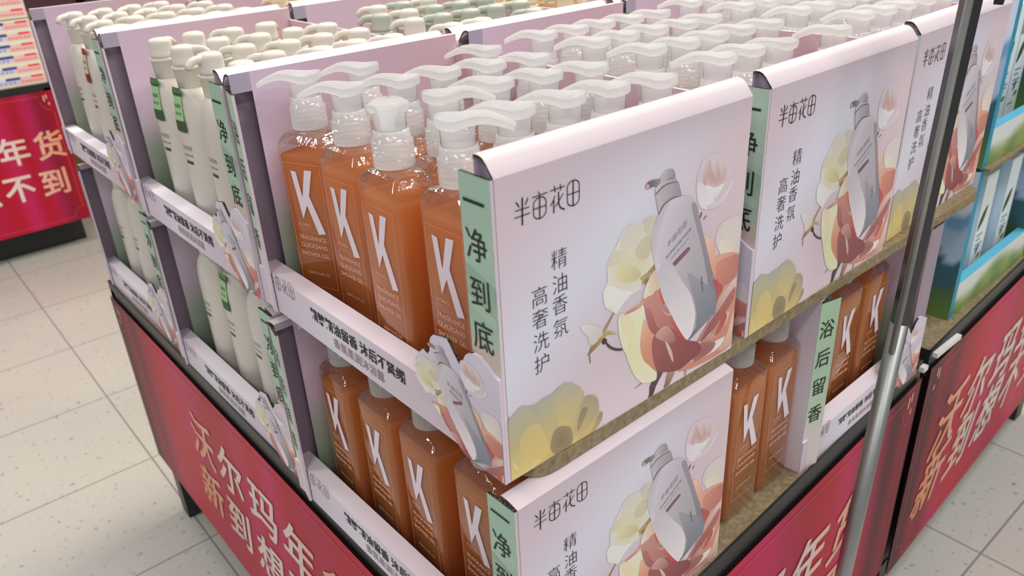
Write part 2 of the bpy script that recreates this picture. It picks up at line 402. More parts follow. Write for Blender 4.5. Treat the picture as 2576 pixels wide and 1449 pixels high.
# ------------------------------------------------------------------ printed picture (flat ink patches, millimetres on the panel)
ART=[(('r',(196,168,168),(200,184,196)),[(234.3,211.8),(244.1,209.9),(253.2,205.7),(261.9,196.6),(264.5,189.6),(263.6,183.5),(270.0,179.4),(265.0,172.6),(254.7,163.2),(237.5,161.6),(224.8,166.0),(219.0,176.3),(216.4,191.0),(219.8,203.9),(225.0,210.2)],(241.7,189.1)),
(('r',(180,130,122),(198,172,176)),[(227.9,204.9),(240.0,204.3),(255.6,196.6),(257.9,188.1),(252.7,179.9),(242.8,179.3),(232.4,185.2),(225.3,196.4)],(241.5,190.7)),
(('l',(205,190,196),(223.4,203.0),(188,150,146),(232.3,197.7)),[(223.4,203.0),(227.8,206.5),(234.9,206.3),(232.3,197.7),(230.0,185.9),(224.7,190.4)],None),
(('l',(205,190,196),(235.1,204.7),(188,150,146),(245.9,191.2)),[(235.1,204.7),(239.8,205.9),(245.2,200.7),(245.9,191.2),(243.5,183.9),(238.1,194.7)],None),
(('l',(205,190,196),(246.3,202.0),(188,150,146),(253.8,181.2)),[(246.3,202.0),(254.0,199.3),(257.5,191.4),(253.8,181.2),(248.7,192.0)],None),
(('l',(206,198,212),(220.0,190.1),(215,208,216),(239.4,165.9)),[(218.8,190.4),(227.5,186.5),(238.3,175.8),(244.6,164.4),(236.1,162.8),(224.7,167.6),(219.2,179.4)],None),
(('l',(222,216,220),(242.6,181.0),(200,190,205),(242.0,165.1)),[(230.0,185.9),(241.5,180.5),(248.9,180.1),(256.4,180.5),(250.9,174.0),(243.9,170.3),(235.7,177.3)],None),
(('l',(212,205,212),(265.3,179.8),(198,186,200),(247.1,163.7)),[(270.0,179.4),(265.7,176.5),(256.5,169.2),(244.4,166.1),(232.0,166.3),(240.0,160.8),(254.7,163.2),(265.1,171.8)],None),
(('l',(60,45,50),(225.2,162.7),(70,50,50),(224.5,157.2)),[(225.7,162.5),(227.0,161.7),(225.2,157.4),(224.0,157.4)],None),
(('l',(90,75,80),(233.0,157.2),(90,75,80),(229.6,154.9)),[(233.0,157.5),(233.8,156.6),(230.1,154.6),(229.3,155.3)],None),
(('r',(206,196,182),(202,188,192)),[(250.3,136.3),(254.8,141.7),(264.7,144.6),(282.0,142.9),(286.9,126.9),(289.1,101.6),(275.2,104.3),(258.2,113.4),(248.9,126.7)],(267.3,124.3)),
(('l',(215,206,190),(257.3,120.6),(205,190,180),(277.1,129.9)),[(255.6,124.6),(267.3,124.3),(279.3,113.6),(277.5,107.1),(258.4,111.6)],None),
(('r',(204,196,150),(206,203,196)),[(117.9,106.2),(110.5,112.2),(106.7,116.8),(104.4,130.2),(109.9,137.4),(108.6,150.1),(113.8,158.9),(118.3,164.1),(125.1,173.2),(130.0,177.6),(139.2,178.8),(149.8,174.9),(152.1,178.4),(159.8,178.9),(167.4,174.3),(166.2,168.2),(162.9,161.5),(161.4,151.2),(163.7,141.0),(167.4,131.8),(158.9,125.0),(152.4,122.5),(151.0,116.5),(136.6,115.0),(129.2,111.6),(121.0,104.2)],(147.1,143.3)),
(('l',(186,178,166),(149.9,171.6),(200,190,172),(163.5,159.8)),[(152.2,177.7),(159.8,178.6),(166.9,174.4),(165.7,166.8),(162.4,160.2),(154.6,164.1),(151.0,171.2)],None),
(('l',(196,190,178),(131.1,175.8),(205,200,176),(142.3,154.2)),[(130.0,177.3),(139.2,178.1),(149.8,173.9),(151.4,163.5),(142.2,157.3),(130.7,157.9),(123.4,163.3)],None),
(('l',(190,182,158),(150.5,160.8),(192,178,140),(160.1,142.1)),[(146.3,159.0),(153.6,162.9),(161.4,158.9),(161.6,148.0),(155.8,142.0),(145.9,145.3),(141.3,152.9)],None),
(('l',(206,200,150),(125.9,147.3),(190,176,118),(147.7,130.5)),[(118.8,145.1),(125.9,147.3),(138.7,141.5),(149.8,131.4),(143.6,126.4),(128.6,130.1),(120.1,137.0)],None),
(('l',(198,190,160),(119.4,158.5),(205,200,160),(130.1,145.9)),[(113.8,157.4),(121.4,160.9),(131.8,155.3),(138.5,144.6),(125.9,147.3),(117.7,148.5),(110.6,149.4)],None),
(('l',(214,216,206),(108.0,130.4),(222,224,220),(122.9,110.7)),[(105.0,129.9),(112.0,133.6),(126.7,123.7),(139.7,117.4),(129.2,111.6),(120.0,105.4),(113.5,114.3),(108.0,114.8)],None),
(('l',(176,146,88),(152.1,129.0),(150,112,60),(165.1,132.5)),[(147.8,127.3),(156.5,129.1),(166.1,133.8),(167.9,130.0),(161.1,125.9),(153.6,121.3),(150.5,118.3),(150.6,123.9)],None),
(('r',(120,86,56),(150,116,80)),[(152.4,122.5),(158.9,124.2),(160.9,120.3),(157.1,117.6)],None),
(('l',(206,202,208),(80.5,108.1),(190,182,170),(102.7,92.9)),[(79.0,110.0),(84.4,109.2),(92.4,105.8),(100.5,100.2),(105.1,94.3),(102.7,89.6),(98.7,86.4),(92.6,86.4),(88.5,90.6),(88.1,95.6),(82.5,102.6)],None),
(('l',(150,110,70),(116.8,106.6),(160,125,80),(105.7,94.9)),[(116.8,107.3),(117.6,106.0),(111.8,98.1),(107.8,94.0),(104.3,93.0),(105.1,95.9),(110.3,101.1)],None),
(('l',(170,140,60),(104.8,90.4),(176,160,96),(121.6,85.2)),[(102.7,88.8),(105.7,92.4),(110.9,92.5),(117.3,88.6),(122.0,85.0),(115.2,87.4),(110.0,89.1),(105.9,86.7)],None),
(('l',(176,136,50),(103.8,89.2),(120,86,50),(86.6,80.0)),[(105.2,88.6),(103.8,85.9),(98.7,83.1),(92.6,80.7),(86.6,79.2),(89.0,82.3),(90.6,85.7),(97.6,87.6),(101.7,90.8)],None),
(('l',(96,74,60),(88.6,79.2),(96,74,60),(89.9,72.0)),[(88.6,79.2),(89.6,78.7),(90.3,71.0),(89.5,71.4)],None),
(('r',(40,30,28),(60,46,36)),[(102.8,86.3),(105.8,88.0),(109.4,84.9),(108.7,81.9),(104.9,82.1)],None),
(('l',(50,38,36),(108.0,84.2),(66,50,46),(127.5,67.7)),[(107.3,85.2),(110.8,80.5),(115.9,75.1),(122.0,71.2),(127.7,68.8),(127.8,66.5),(121.0,69.2),(114.5,73.5),(109.1,79.1)],None),
(('l',(84,62,56),(179.0,20.6),(50,38,42),(164.6,0.2)),[(175.2,23.2),(183.4,20.1),(179.3,14.8),(173.7,8.1),(170.5,1.2),(163.0,-0.9),(165.5,4.5),(165.5,12.8),(170.7,18.8)],None),
(('l',(170,120,90),(192.9,13.4),(110,70,56),(187.7,-0.2)),[(190.2,16.5),(200.4,12.5),(197.1,6.8),(191.4,-0.1),(185.2,-0.6),(187.7,7.3)],None),
(('l',(150,110,100),(217.1,10.2),(170,140,140),(215.9,0.2)),[(215.8,11.4),(218.4,10.6),(217.5,-0.1),(214.9,0.3)],None),
(('l',(130,120,112),(155.2,21.2),(150,140,140),(144.9,20.0)),[(155.2,22.5),(155.7,21.0),(148.4,19.8),(144.2,19.9)],None),
(('l',(222,172,146),(261.4,129.6),(200,116,96),(266.4,89.5)),[(231.3,138.9),(243.2,131.8),(249.7,119.6),(250.5,112.4),(263.6,111.6),(288.9,103.4),(289.5,88.8),(290.3,62.8),(291.5,34.0),(291.1,8.7),(277.1,2.7),(255.0,2.3),(233.3,4.0),(207.0,9.6),(200.8,23.9),(236.3,27.5),(261.6,39.9),(249.9,95.2),(236.6,123.8)],(257.0,56.6)),
(('l',(226,180,150),(235.5,134.2),(212,142,114),(248.7,106.1)),[(231.5,138.8),(240.5,133.5),(248.4,120.0),(251.4,105.2),(253.1,90.6),(246.8,99.8),(238.1,121.6)],None),
(('l',(206,124,104),(254.1,104.3),(188,98,86),(277.6,85.6)),[(251.8,101.6),(259.1,106.2),(272.4,105.3),(288.6,101.7),(287.4,84.1),(278.6,78.0),(268.0,76.3),(257.1,78.4)],None),
(('l',(190,56,56),(253.5,86.9),(176,72,66),(260.8,69.9)),[(251.1,89.5),(260.7,81.7),(266.8,75.0),(261.0,68.0),(255.9,66.2)],None),
(('l',(206,176,172),(276.3,75.2),(176,110,104),(245.3,42.6)),[(290.6,81.2),(289.3,70.6),(275.6,58.9),(257.6,50.8),(245.5,40.7),(238.6,30.3),(230.7,31.8),(245.1,44.6),(256.5,60.5),(268.7,70.6)],None),
(('l',(170,90,84),(269.9,61.0),(150,66,66),(251.7,32.6)),[(285.2,70.2),(284.3,55.6),(271.9,45.3),(259.2,37.1),(243.9,30.0),(236.0,30.5),(250.4,44.3),(265.2,55.4)],None),
(('l',(212,182,176),(261.6,39.9),(180,110,100),(246.9,26.9)),[(278.6,46.5),(267.3,37.7),(257.3,30.3),(244.1,29.1),(236.5,25.6),(244.8,22.1),(260.6,25.1),(276.0,34.2)],None),
(('l',(186,66,54),(272.3,41.4),(172,84,72),(260.6,25.1)),[(269.0,46.4),(276.2,43.7),(273.3,33.4),(263.2,26.0),(257.5,28.3),(264.7,36.8)],None),
(('l',(226,196,168),(286.2,41.7),(200,150,126),(285.0,7.3)),[(290.2,49.7),(290.7,24.6),(290.2,7.1),(276.9,4.8),(265.4,7.7),(275.6,15.1),(283.3,31.4)],None),
(('l',(226,210,206),(264.4,15.9),(206,180,180),(230.0,11.2)),[(275.1,19.2),(267.8,10.6),(248.9,8.9),(227.3,12.4),(222.2,11.8),(229.6,15.2),(247.8,18.9)],None),
(('r',(140,76,76),(158,90,86)),[(236.3,27.5),(252.8,22.6),(261.5,17.1),(254.1,10.5),(238.1,9.6),(227.5,10.4),(229.3,19.2)],None),
(('l',(224,214,178),(129.8,95.1),(208,206,158),(153.9,47.8)),[(123.2,101.7),(132.8,101.3),(144.6,102.6),(152.3,103.8),(156.6,84.7),(151.7,69.6),(151.2,57.7),(156.4,45.0),(168.8,30.6),(174.5,22.6),(173.3,15.8),(164.7,18.7),(155.7,20.4),(151.5,27.5),(143.1,35.7),(140.5,43.0),(136.2,50.2),(132.8,60.3),(128.6,68.1),(125.0,78.8),(122.7,91.3)],None),
(('l',(222,200,168),(129.8,95.1),(220,208,150),(145.6,82.3)),[(123.2,101.7),(133.9,99.2),(140.8,90.8),(144.7,75.8),(141.7,68.6),(134.9,74.8),(127.9,87.6)],None),
(('l',(206,206,150),(135.2,66.1),(220,222,176),(166.9,22.3)),[(135.0,71.3),(146.5,61.4),(156.4,45.0),(171.3,27.6),(174.6,20.7),(172.0,15.9),(155.3,20.7),(143.1,35.7),(136.9,51.7)],None),
(('l',(190,112,84),(133.9,101.7),(206,150,120),(153.4,104.2)),[(128.6,100.2),(136.0,101.7),(147.9,103.0),(153.3,106.2),(155.2,102.7),(149.2,99.2),(138.3,98.7)],None),
(('l',(226,204,178),(159.3,118.4),(206,170,136),(170.2,122.7)),[(153.3,105.9),(154.0,113.8),(159.1,121.7),(166.5,128.1),(172.2,126.9),(175.5,111.1),(172.3,107.2),(162.3,104.2)],None),
(('l',(196,120,108),(160.2,101.7),(176,96,92),(183.3,63.8)),[(153.3,105.1),(164.4,105.9),(172.2,108.1),(180.3,90.9),(186.8,81.5),(195.7,74.7),(202.9,59.5),(193.3,58.0),(183.0,67.4),(174.0,62.3),(166.7,66.9),(160.2,79.8),(156.5,94.8)],None),
(('l',(190,96,96),(158.2,97.5),(150,70,70),(171.4,65.0)),[(156.1,94.9),(163.0,92.3),(168.2,80.1),(173.5,69.4),(179.4,68.8),(174.0,62.3),(169.2,64.2),(162.9,73.7)],None),
(('l',(222,160,120),(152.4,79.6),(200,112,82),(163.4,43.7)),[(154.3,86.4),(159.2,78.6),(166.7,66.9),(176.5,59.5),(187.0,44.4),(185.3,34.3),(176.0,29.2),(172.7,25.6),(163.8,35.5),(155.2,45.5),(150.5,61.4),(151.6,73.1)],None),
(('l',(150,70,70),(183.7,58.3),(130,50,52),(206.6,13.9)),[(169.2,64.2),(180.6,68.3),(193.0,61.6),(203.5,52.0),(214.5,40.3),(230.7,31.8),(238.1,23.0),(236.1,16.2),(221.9,14.7),(209.3,11.7),(196.6,14.2),(188.9,17.6),(176.4,23.2),(172.5,29.0),(168.2,41.7),(166.1,56.7)],None),
(('l',(196,140,128),(183.2,65.6),(150,80,80),(194.6,41.3)),[(170.4,62.8),(178.3,68.4),(187.9,65.4),(195.9,55.1),(199.0,46.6),(191.8,46.0),(179.1,54.8)],None),
(('l',(206,80,60),(196.9,74.2),(190,40,36),(206.4,47.3)),[(194.4,76.0),(200.9,69.1),(208.4,53.7),(217.1,40.2),(212.0,40.4),(203.8,48.3),(196.8,60.1),(190.0,69.9)],None),
(('l',(214,80,64),(174.6,106.4),(196,60,50),(181.3,92.2)),[(172.9,107.8),(177.1,103.8),(181.3,92.2),(179.6,91.1),(175.1,99.5)],None),
(('l',(206,180,160),(191.9,44.2),(190,150,136),(198.2,25.0)),[(184.1,51.9),(189.3,46.2),(195.0,35.6),(197.7,25.2),(195.2,26.3),(190.6,35.7),(187.0,44.4)],None),
(('l',(176,120,110),(177.0,87.0),(200,150,140),(189.5,77.0)),[(174.3,93.1),(179.4,86.1),(187.0,78.9),(191.8,77.9),(189.6,75.3),(182.2,79.9),(177.1,86.1)],None),
(('l',(140,130,138),(170.3,206.0),(96,84,90),(158.8,202.4)),[(170.3,206.7),(164.8,208.0),(159.5,208.8),(154.7,208.3),(151.9,206.2),(152.5,203.7),(155.0,202.6),(158.0,202.7),(160.9,203.1),(165.2,201.8),(171.3,200.3)],None),
(('r',(214,160,140),(200,140,120)),[(152.3,206.3),(154.4,206.7),(156.6,204.9),(156.3,203.0),(154.2,202.8),(152.4,204.1)],None),
(('l',(178,170,182),(168.0,191.9),(140,132,142),(194.6,190.7)),[(165.3,200.7),(167.3,202.4),(170.5,203.0),(180.3,202.7),(189.3,200.2),(192.8,198.4),(194.8,192.9),(197.0,185.9),(188.1,187.1),(180.3,187.3),(174.9,185.7),(171.9,182.1),(169.4,177.7),(166.6,186.3),(164.1,195.9),(164.1,199.6)],None),
(('l',(190,182,194),(167.4,200.9),(150,142,150),(188.1,201.4)),[(163.8,200.4),(170.5,203.8),(180.2,203.7),(188.7,202.7),(189.8,199.8),(180.4,201.6),(171.3,201.3),(166.0,196.9)],None),
(('l',(176,170,184),(171.1,210.2),(130,124,136),(187.0,207.6)),[(169.7,205.3),(170.2,208.2),(173.2,211.1),(178.5,212.7),(183.6,211.9),(186.4,209.5),(188.4,203.6),(180.2,204.6),(171.1,203.6)],None),
(('l',(196,190,206),(168.7,145.7),(150,144,156),(236.6,123.8)),[(169.4,177.7),(171.9,181.8),(175.0,184.2),(181.5,186.3),(190.4,186.3),(202.0,184.1),(209.2,180.9),(216.3,174.7),(220.4,167.2),(224.7,155.6),(231.3,138.9),(238.1,121.6),(247.0,98.0),(254.0,77.8),(257.1,69.4),(257.0,56.6),(252.7,51.8),(244.6,48.4),(230.9,42.8),(221.0,38.9),(215.8,39.7),(211.7,44.2),(203.1,57.6),(192.1,74.3),(185.4,84.7),(181.2,93.9),(174.5,108.1),(169.0,123.1),(164.3,139.2),(161.1,152.8),(160.8,160.6),(164.0,169.6)],(199.9,125.8)),
(('l',(140,132,144),(218.6,155.7),(112,106,122),(250.4,68.3)),[(216.9,173.7),(220.4,167.2),(224.7,155.6),(231.3,138.9),(238.1,121.6),(247.0,98.0),(254.0,77.8),(257.1,69.4),(257.0,56.6),(252.7,51.8),(239.2,98.9),(228.5,129.8),(217.4,156.1),(211.0,173.8)],None),
(('l',(180,172,184),(163.7,156.7),(206,200,214),(187.7,133.1)),[(169.4,177.7),(175.1,183.9),(183.8,185.3),(175.7,174.6),(170.1,159.3),(168.7,145.7),(174.6,124.5),(182.9,103.4),(196.2,83.2),(185.4,84.7),(174.5,108.1),(164.3,139.2),(161.1,152.8),(164.0,169.6)],None),
(('l',(184,178,191),(188.3,124.7),(218,208,216),(210.8,54.5)),[(183.2,131.3),(194.7,117.6),(204.1,104.3),(215.1,90.1),(221.7,77.1),(225.7,64.9),(225.4,54.2),(222.3,44.5),(217.1,39.6),(211.1,45.0),(200.4,60.5),(192.1,74.3),(184.0,87.8),(177.1,103.8),(171.5,119.0),(172.1,128.6)],None),
(('l',(146,141,152),(218.5,106.1),(108,114,132),(243.8,56.1)),[(210.8,110.4),(224.0,100.7),(240.4,88.0),(253.4,76.2),(256.8,58.5),(252.7,52.4),(242.0,48.6),(228.6,47.4),(228.4,60.3),(224.5,74.3),(218.9,88.7)],None),
(('l',(120,124,138),(244.4,50.4),(96,98,110),(222.1,40.9)),[(228.5,48.4),(241.9,49.9),(253.2,52.1),(244.7,48.1),(230.9,42.8),(221.0,38.9),(216.6,39.4),(222.3,43.5)],None),
(('l',(84,78,84),(171.8,199.7),(90,84,90),(189.4,199.6)),[(164.3,196.1),(171.8,200.0),(180.9,200.9),(190.3,199.6),(190.3,198.9),(181.2,199.9),(172.5,198.9),(165.2,195.1)],None),
(('l',(84,78,88),(170.9,180.5),(110,102,112),(195.0,186.0)),[(168.9,178.1),(172.5,182.8),(178.2,185.7),(185.9,186.6),(196.8,186.0),(196.8,185.2),(186.4,185.6),(179.4,184.5),(173.7,181.6),(170.0,177.2)],None),
(('l',(110,70,74),(193.0,124.8),(120,76,80),(211.1,133.7)),[(190.9,127.5),(208.6,134.8),(211.6,134.2),(212.7,132.5),(211.4,130.9),(194.5,123.3),(191.7,123.6),(190.4,125.4)],None),
(('l',(150,152,138),(36.2,59.9),(196,170,84),(34.8,4.2)),[(1.2,58.6),(4.6,59.7),(8.3,62.1),(12.7,65.6),(17.0,64.6),(21.7,62.6),(29.7,60.2),(35.0,61.7),(41.2,61.9),(47.6,61.8),(52.1,64.0),(58.1,64.8),(62.2,65.4),(66.6,60.5),(75.3,55.9),(79.8,50.4),(82.5,44.7),(81.8,41.3),(86.1,40.7),(91.6,39.2),(97.2,34.7),(99.5,28.2),(100.0,18.7),(104.0,16.4),(103.2,9.2),(99.4,4.7),(95.7,1.8),(92.0,-1.8),(80.8,-2.4),(62.6,-3.1),(48.4,-3.0),(34.6,-2.7),(17.8,-1.8),(4.7,-2.1),(0.0,1.8)],(45.4,19.9)),
(('l',(160,160,140),(10.7,63.7),(176,160,96),(19.1,33.6)),[(1.9,57.5),(12.7,65.3),(21.7,62.3),(29.4,48.8),(32.2,32.7),(25.3,24.4),(13.9,24.5),(2.9,30.4),(1.2,42.9)],None),
(('l',(156,156,142),(36.2,58.5),(186,166,88),(45.5,25.9)),[(29.7,59.5),(42.9,61.8),(49.5,56.5),(50.9,41.2),(49.0,28.7),(42.0,21.7),(35.3,25.2),(31.5,39.0),(31.0,48.0)],None),
(('l',(162,156,136),(63.2,63.2),(196,170,90),(55.9,26.7)),[(49.5,60.8),(62.2,65.1),(75.3,55.9),(81.0,46.1),(77.1,37.4),(70.0,28.8),(62.8,21.7),(55.8,23.7),(50.8,35.3),(49.4,50.8)],None),
(('l',(150,140,112),(91.6,38.1),(190,160,92),(77.1,9.8)),[(81.8,40.5),(91.6,39.0),(98.7,30.2),(99.6,18.8),(93.7,12.4),(82.6,6.9),(73.5,5.4),(69.9,16.5),(75.3,26.1)],None),
(('l',(130,116,80),(84.3,29.4),(150,126,80),(75.3,16.9)),[(78.9,30.5),(84.3,30.6),(86.5,27.5),(82.6,21.0),(77.1,12.9),(73.8,11.4),(74.4,20.4)],None),
(('l',(140,126,96),(103.0,16.4),(180,150,90),(90.1,3.1)),[(104.0,16.4),(103.6,9.0),(98.5,3.6),(92.0,-0.2),(88.2,0.9),(93.8,7.6),(98.4,14.8)],None),
(('l',(190,170,100),(22.7,43.5),(206,176,80),(31.5,9.0)),[(12.8,36.9),(22.7,43.5),(32.4,40.0),(37.9,26.8),(41.8,12.7),(38.2,3.8),(24.9,9.6),(15.2,16.3),(10.8,27.6)],None),
(('l',(176,160,92),(6.2,31.6),(214,184,96),(11.5,4.8)),[(1.4,31.2),(10.7,24.7),(24.9,9.6),(34.8,4.2),(21.2,0.9),(8.1,0.6),(0.8,1.4)],None),
(('l',(200,186,120),(4.8,17.6),(220,200,130),(6.8,10.4)),[(3.7,18.9),(6.2,14.5),(8.1,9.0),(7.1,8.7),(4.6,13.5)],None),
(('r',(122,106,66),(140,122,78)),[(45.1,20.1),(47.6,24.9),(52.4,26.7),(59.3,24.4),(65.5,20.0),(68.5,12.6),(68.1,5.1),(64.4,-0.9),(57.3,-1.8),(48.5,1.1),(43.8,8.5),(43.6,14.8)],(55.7,11.5)),
(('l',(206,186,110),(68.1,5.1),(196,170,86),(77.1,6.6)),[(68.4,1.7),(71.7,6.3),(75.3,6.8),(73.5,3.0),(69.8,-0.3)],None)]
LOGO=[(1,[(19.7,229.3),(21.1,227.7),(22.2,225.3)]),(1,[(30.3,229.6),(29.4,227.4),(27.7,225.7)]),(0.7,[(18.9,223.3),(31.3,223.0)]),(0.7,[(17.8,218.5),(31.9,218.4)]),(1.3,[(25.5,231.2),(24.6,211.6)]),(0.7,[(40.3,231.6),(41.6,228.9)]),(0.7,[(34.5,228.7),(48.6,228.8)]),(0.8,[(47.1,219.5),(46.9,215.4),(46.5,214.5),(46.0,213.7),(45.2,213.0),(44.3,212.4),(43.2,212.0),(42.1,211.8),(40.9,211.7),(39.7,211.8),(38.6,212.1),(37.6,212.6),(36.7,213.1),(36.0,213.9),(35.5,214.7),(35.2,215.5),(35.2,219.6),(35.4,223.6),(35.8,224.5),(36.3,225.2),(37.1,225.9),(38.0,226.5),(39.0,226.9),(40.1,227.2),(41.3,227.3),(42.4,227.2),(43.6,226.9),(44.6,226.5),(45.5,225.9),(46.2,225.2),(46.7,224.4),(47.1,223.5),(47.1,219.5)]),(0.7,[(35.3,219.9),(47.1,219.8)]),(1.1,[(41.3,227.7),(40.7,211.5)]),(0.7,[(51.3,229.0),(65.3,229.0)]),(0.8,[(55.4,231.6),(56.0,226.9)]),(0.8,[(61.1,231.6),(61.3,227.0)]),(0.8,[(55.6,224.2),(54.0,221.0),(51.2,218.0)]),(1.1,[(54.5,221.2),(54.2,211.8)]),(0.8,[(63.6,223.9),(60.9,220.9),(56.0,216.1)]),(1.1,[(59.2,226.3),(59.3,217.0),(60.9,213.8),(64.8,211.6)]),(0.8,[(79.7,221.5),(79.6,215.6),(79.2,214.7),(78.7,213.9),(77.9,213.2),(77.0,212.7),(76.0,212.3),(74.8,212.0),(73.6,212.0),(72.5,212.1),(71.3,212.4),(70.3,212.8),(69.4,213.4),(68.6,214.1),(68.1,214.9),(67.8,215.7),(67.7,221.6),(67.8,227.4),(68.2,228.2),(68.7,229.0),(69.5,229.7),(70.4,230.2),(71.4,230.6),(72.5,230.9),(73.7,231.0),(74.8,230.9),(76.0,230.6),(77.0,230.2),(77.9,229.7),(78.7,229.0),(79.2,228.2),(79.6,227.4),(79.7,221.5)]),(1.1,[(73.7,231.1),(73.3,212.1)]),(0.7,[(67.8,221.5),(79.9,221.4)])]
# cut-out artwork: which petals are reused and how the picture is squeezed on the die-cut
def _affine():
    # two picture vectors -> two cut-out vectors
    a, b, c, d = 35.3, 74.7, -171.7, -151.4
    det = a * d - b * c
    i00, i01, i10, i11 = d / det, -b / det, -c / det, a / det
    U = ((31.8, 55.7), (-93.9, -81.7))
    m = [[U[r][0] * (i00, i01)[k] + U[r][1] * (i10, i11)[k] for k in (0, 1)] for r in (0, 1)]
    return m
_m = _affine()
def to_cut(p):
    dx, dy = p[0] - 181.8, p[1] - 211.9
    return (-72.3 + _m[0][0] * dx + _m[0][1] * dy, 95.7 + _m[1][0] * dx + _m[1][1] * dy)

# ------------------------------------------------------------------ cardboard display trays
W, H = 0.2886, 0.250
T_WALL, RISE, WS, LIPH, LIPT = 0.0203, 0.0135, 0.034, 0.047, 0.0215
C_TOP = ink((214, 202, 208)); C_LIP = ink((226, 218, 234)); C_LIPF = ink((206, 194, 208))
C_GREY = ink((168, 160, 178)); RAW = ink((150, 134, 150))
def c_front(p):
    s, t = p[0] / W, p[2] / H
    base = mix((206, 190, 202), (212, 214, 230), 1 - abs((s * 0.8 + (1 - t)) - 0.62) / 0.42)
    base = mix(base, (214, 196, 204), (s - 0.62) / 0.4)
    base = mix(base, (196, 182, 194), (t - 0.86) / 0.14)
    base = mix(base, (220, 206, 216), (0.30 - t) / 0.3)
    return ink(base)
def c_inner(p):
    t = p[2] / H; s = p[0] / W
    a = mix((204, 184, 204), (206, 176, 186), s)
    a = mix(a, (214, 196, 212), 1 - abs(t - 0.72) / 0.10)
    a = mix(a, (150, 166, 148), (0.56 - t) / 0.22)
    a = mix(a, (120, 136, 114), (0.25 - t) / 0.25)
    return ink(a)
def c_strip(p):
    t = p[2] / H
    a = mix((158, 188, 170), (170, 196, 182), 1 - abs(t - 0.78) / 0.08)
    a = mix(a, (148, 176, 158), 1 - abs(t - 0.63) / 0.08)
    a = mix(a, (196, 180, 170), (0.52 - t) / 0.07)
    a = mix(a, (204, 198, 214), (0.42 - t) / 0.06)
    a = mix(a, (196, 186, 206), (0.30 - t) / 0.1)
    return ink(a)
def c_backstrip(p):
    t = p[2] / H
    a = mix((168, 200, 172), (190, 206, 184), (0.6 - t) / 0.3)
    a = mix(a, (214, 206, 206), (0.36 - t) / 0.16)
    return ink(a)
INK_DARK = ink((40, 42, 40), 0.9); INK_GREEN = ink((34, 52, 40), 0.9)

def wall_profile(D, back, H=H, RISE=RISE):
    # cross-section of a hollow folded wall: outer edge lower, top curling up to the inner edge
    pr = [(0, 0), (0, H)]
    for s, q in ((0.03, 0.10), (0.18, 0.37), (0.36, 0.72), (0.54, 0.94), (0.70, 1.02), (0.88, 1.02), (0.97, 0.98), (1.0, 0.90)):
        pr.append((T_WALL * s, H + RISE * q))
    pr.append((T_WALL, 0))
    return [((D - y) if back else y, z) for y, z in pr]

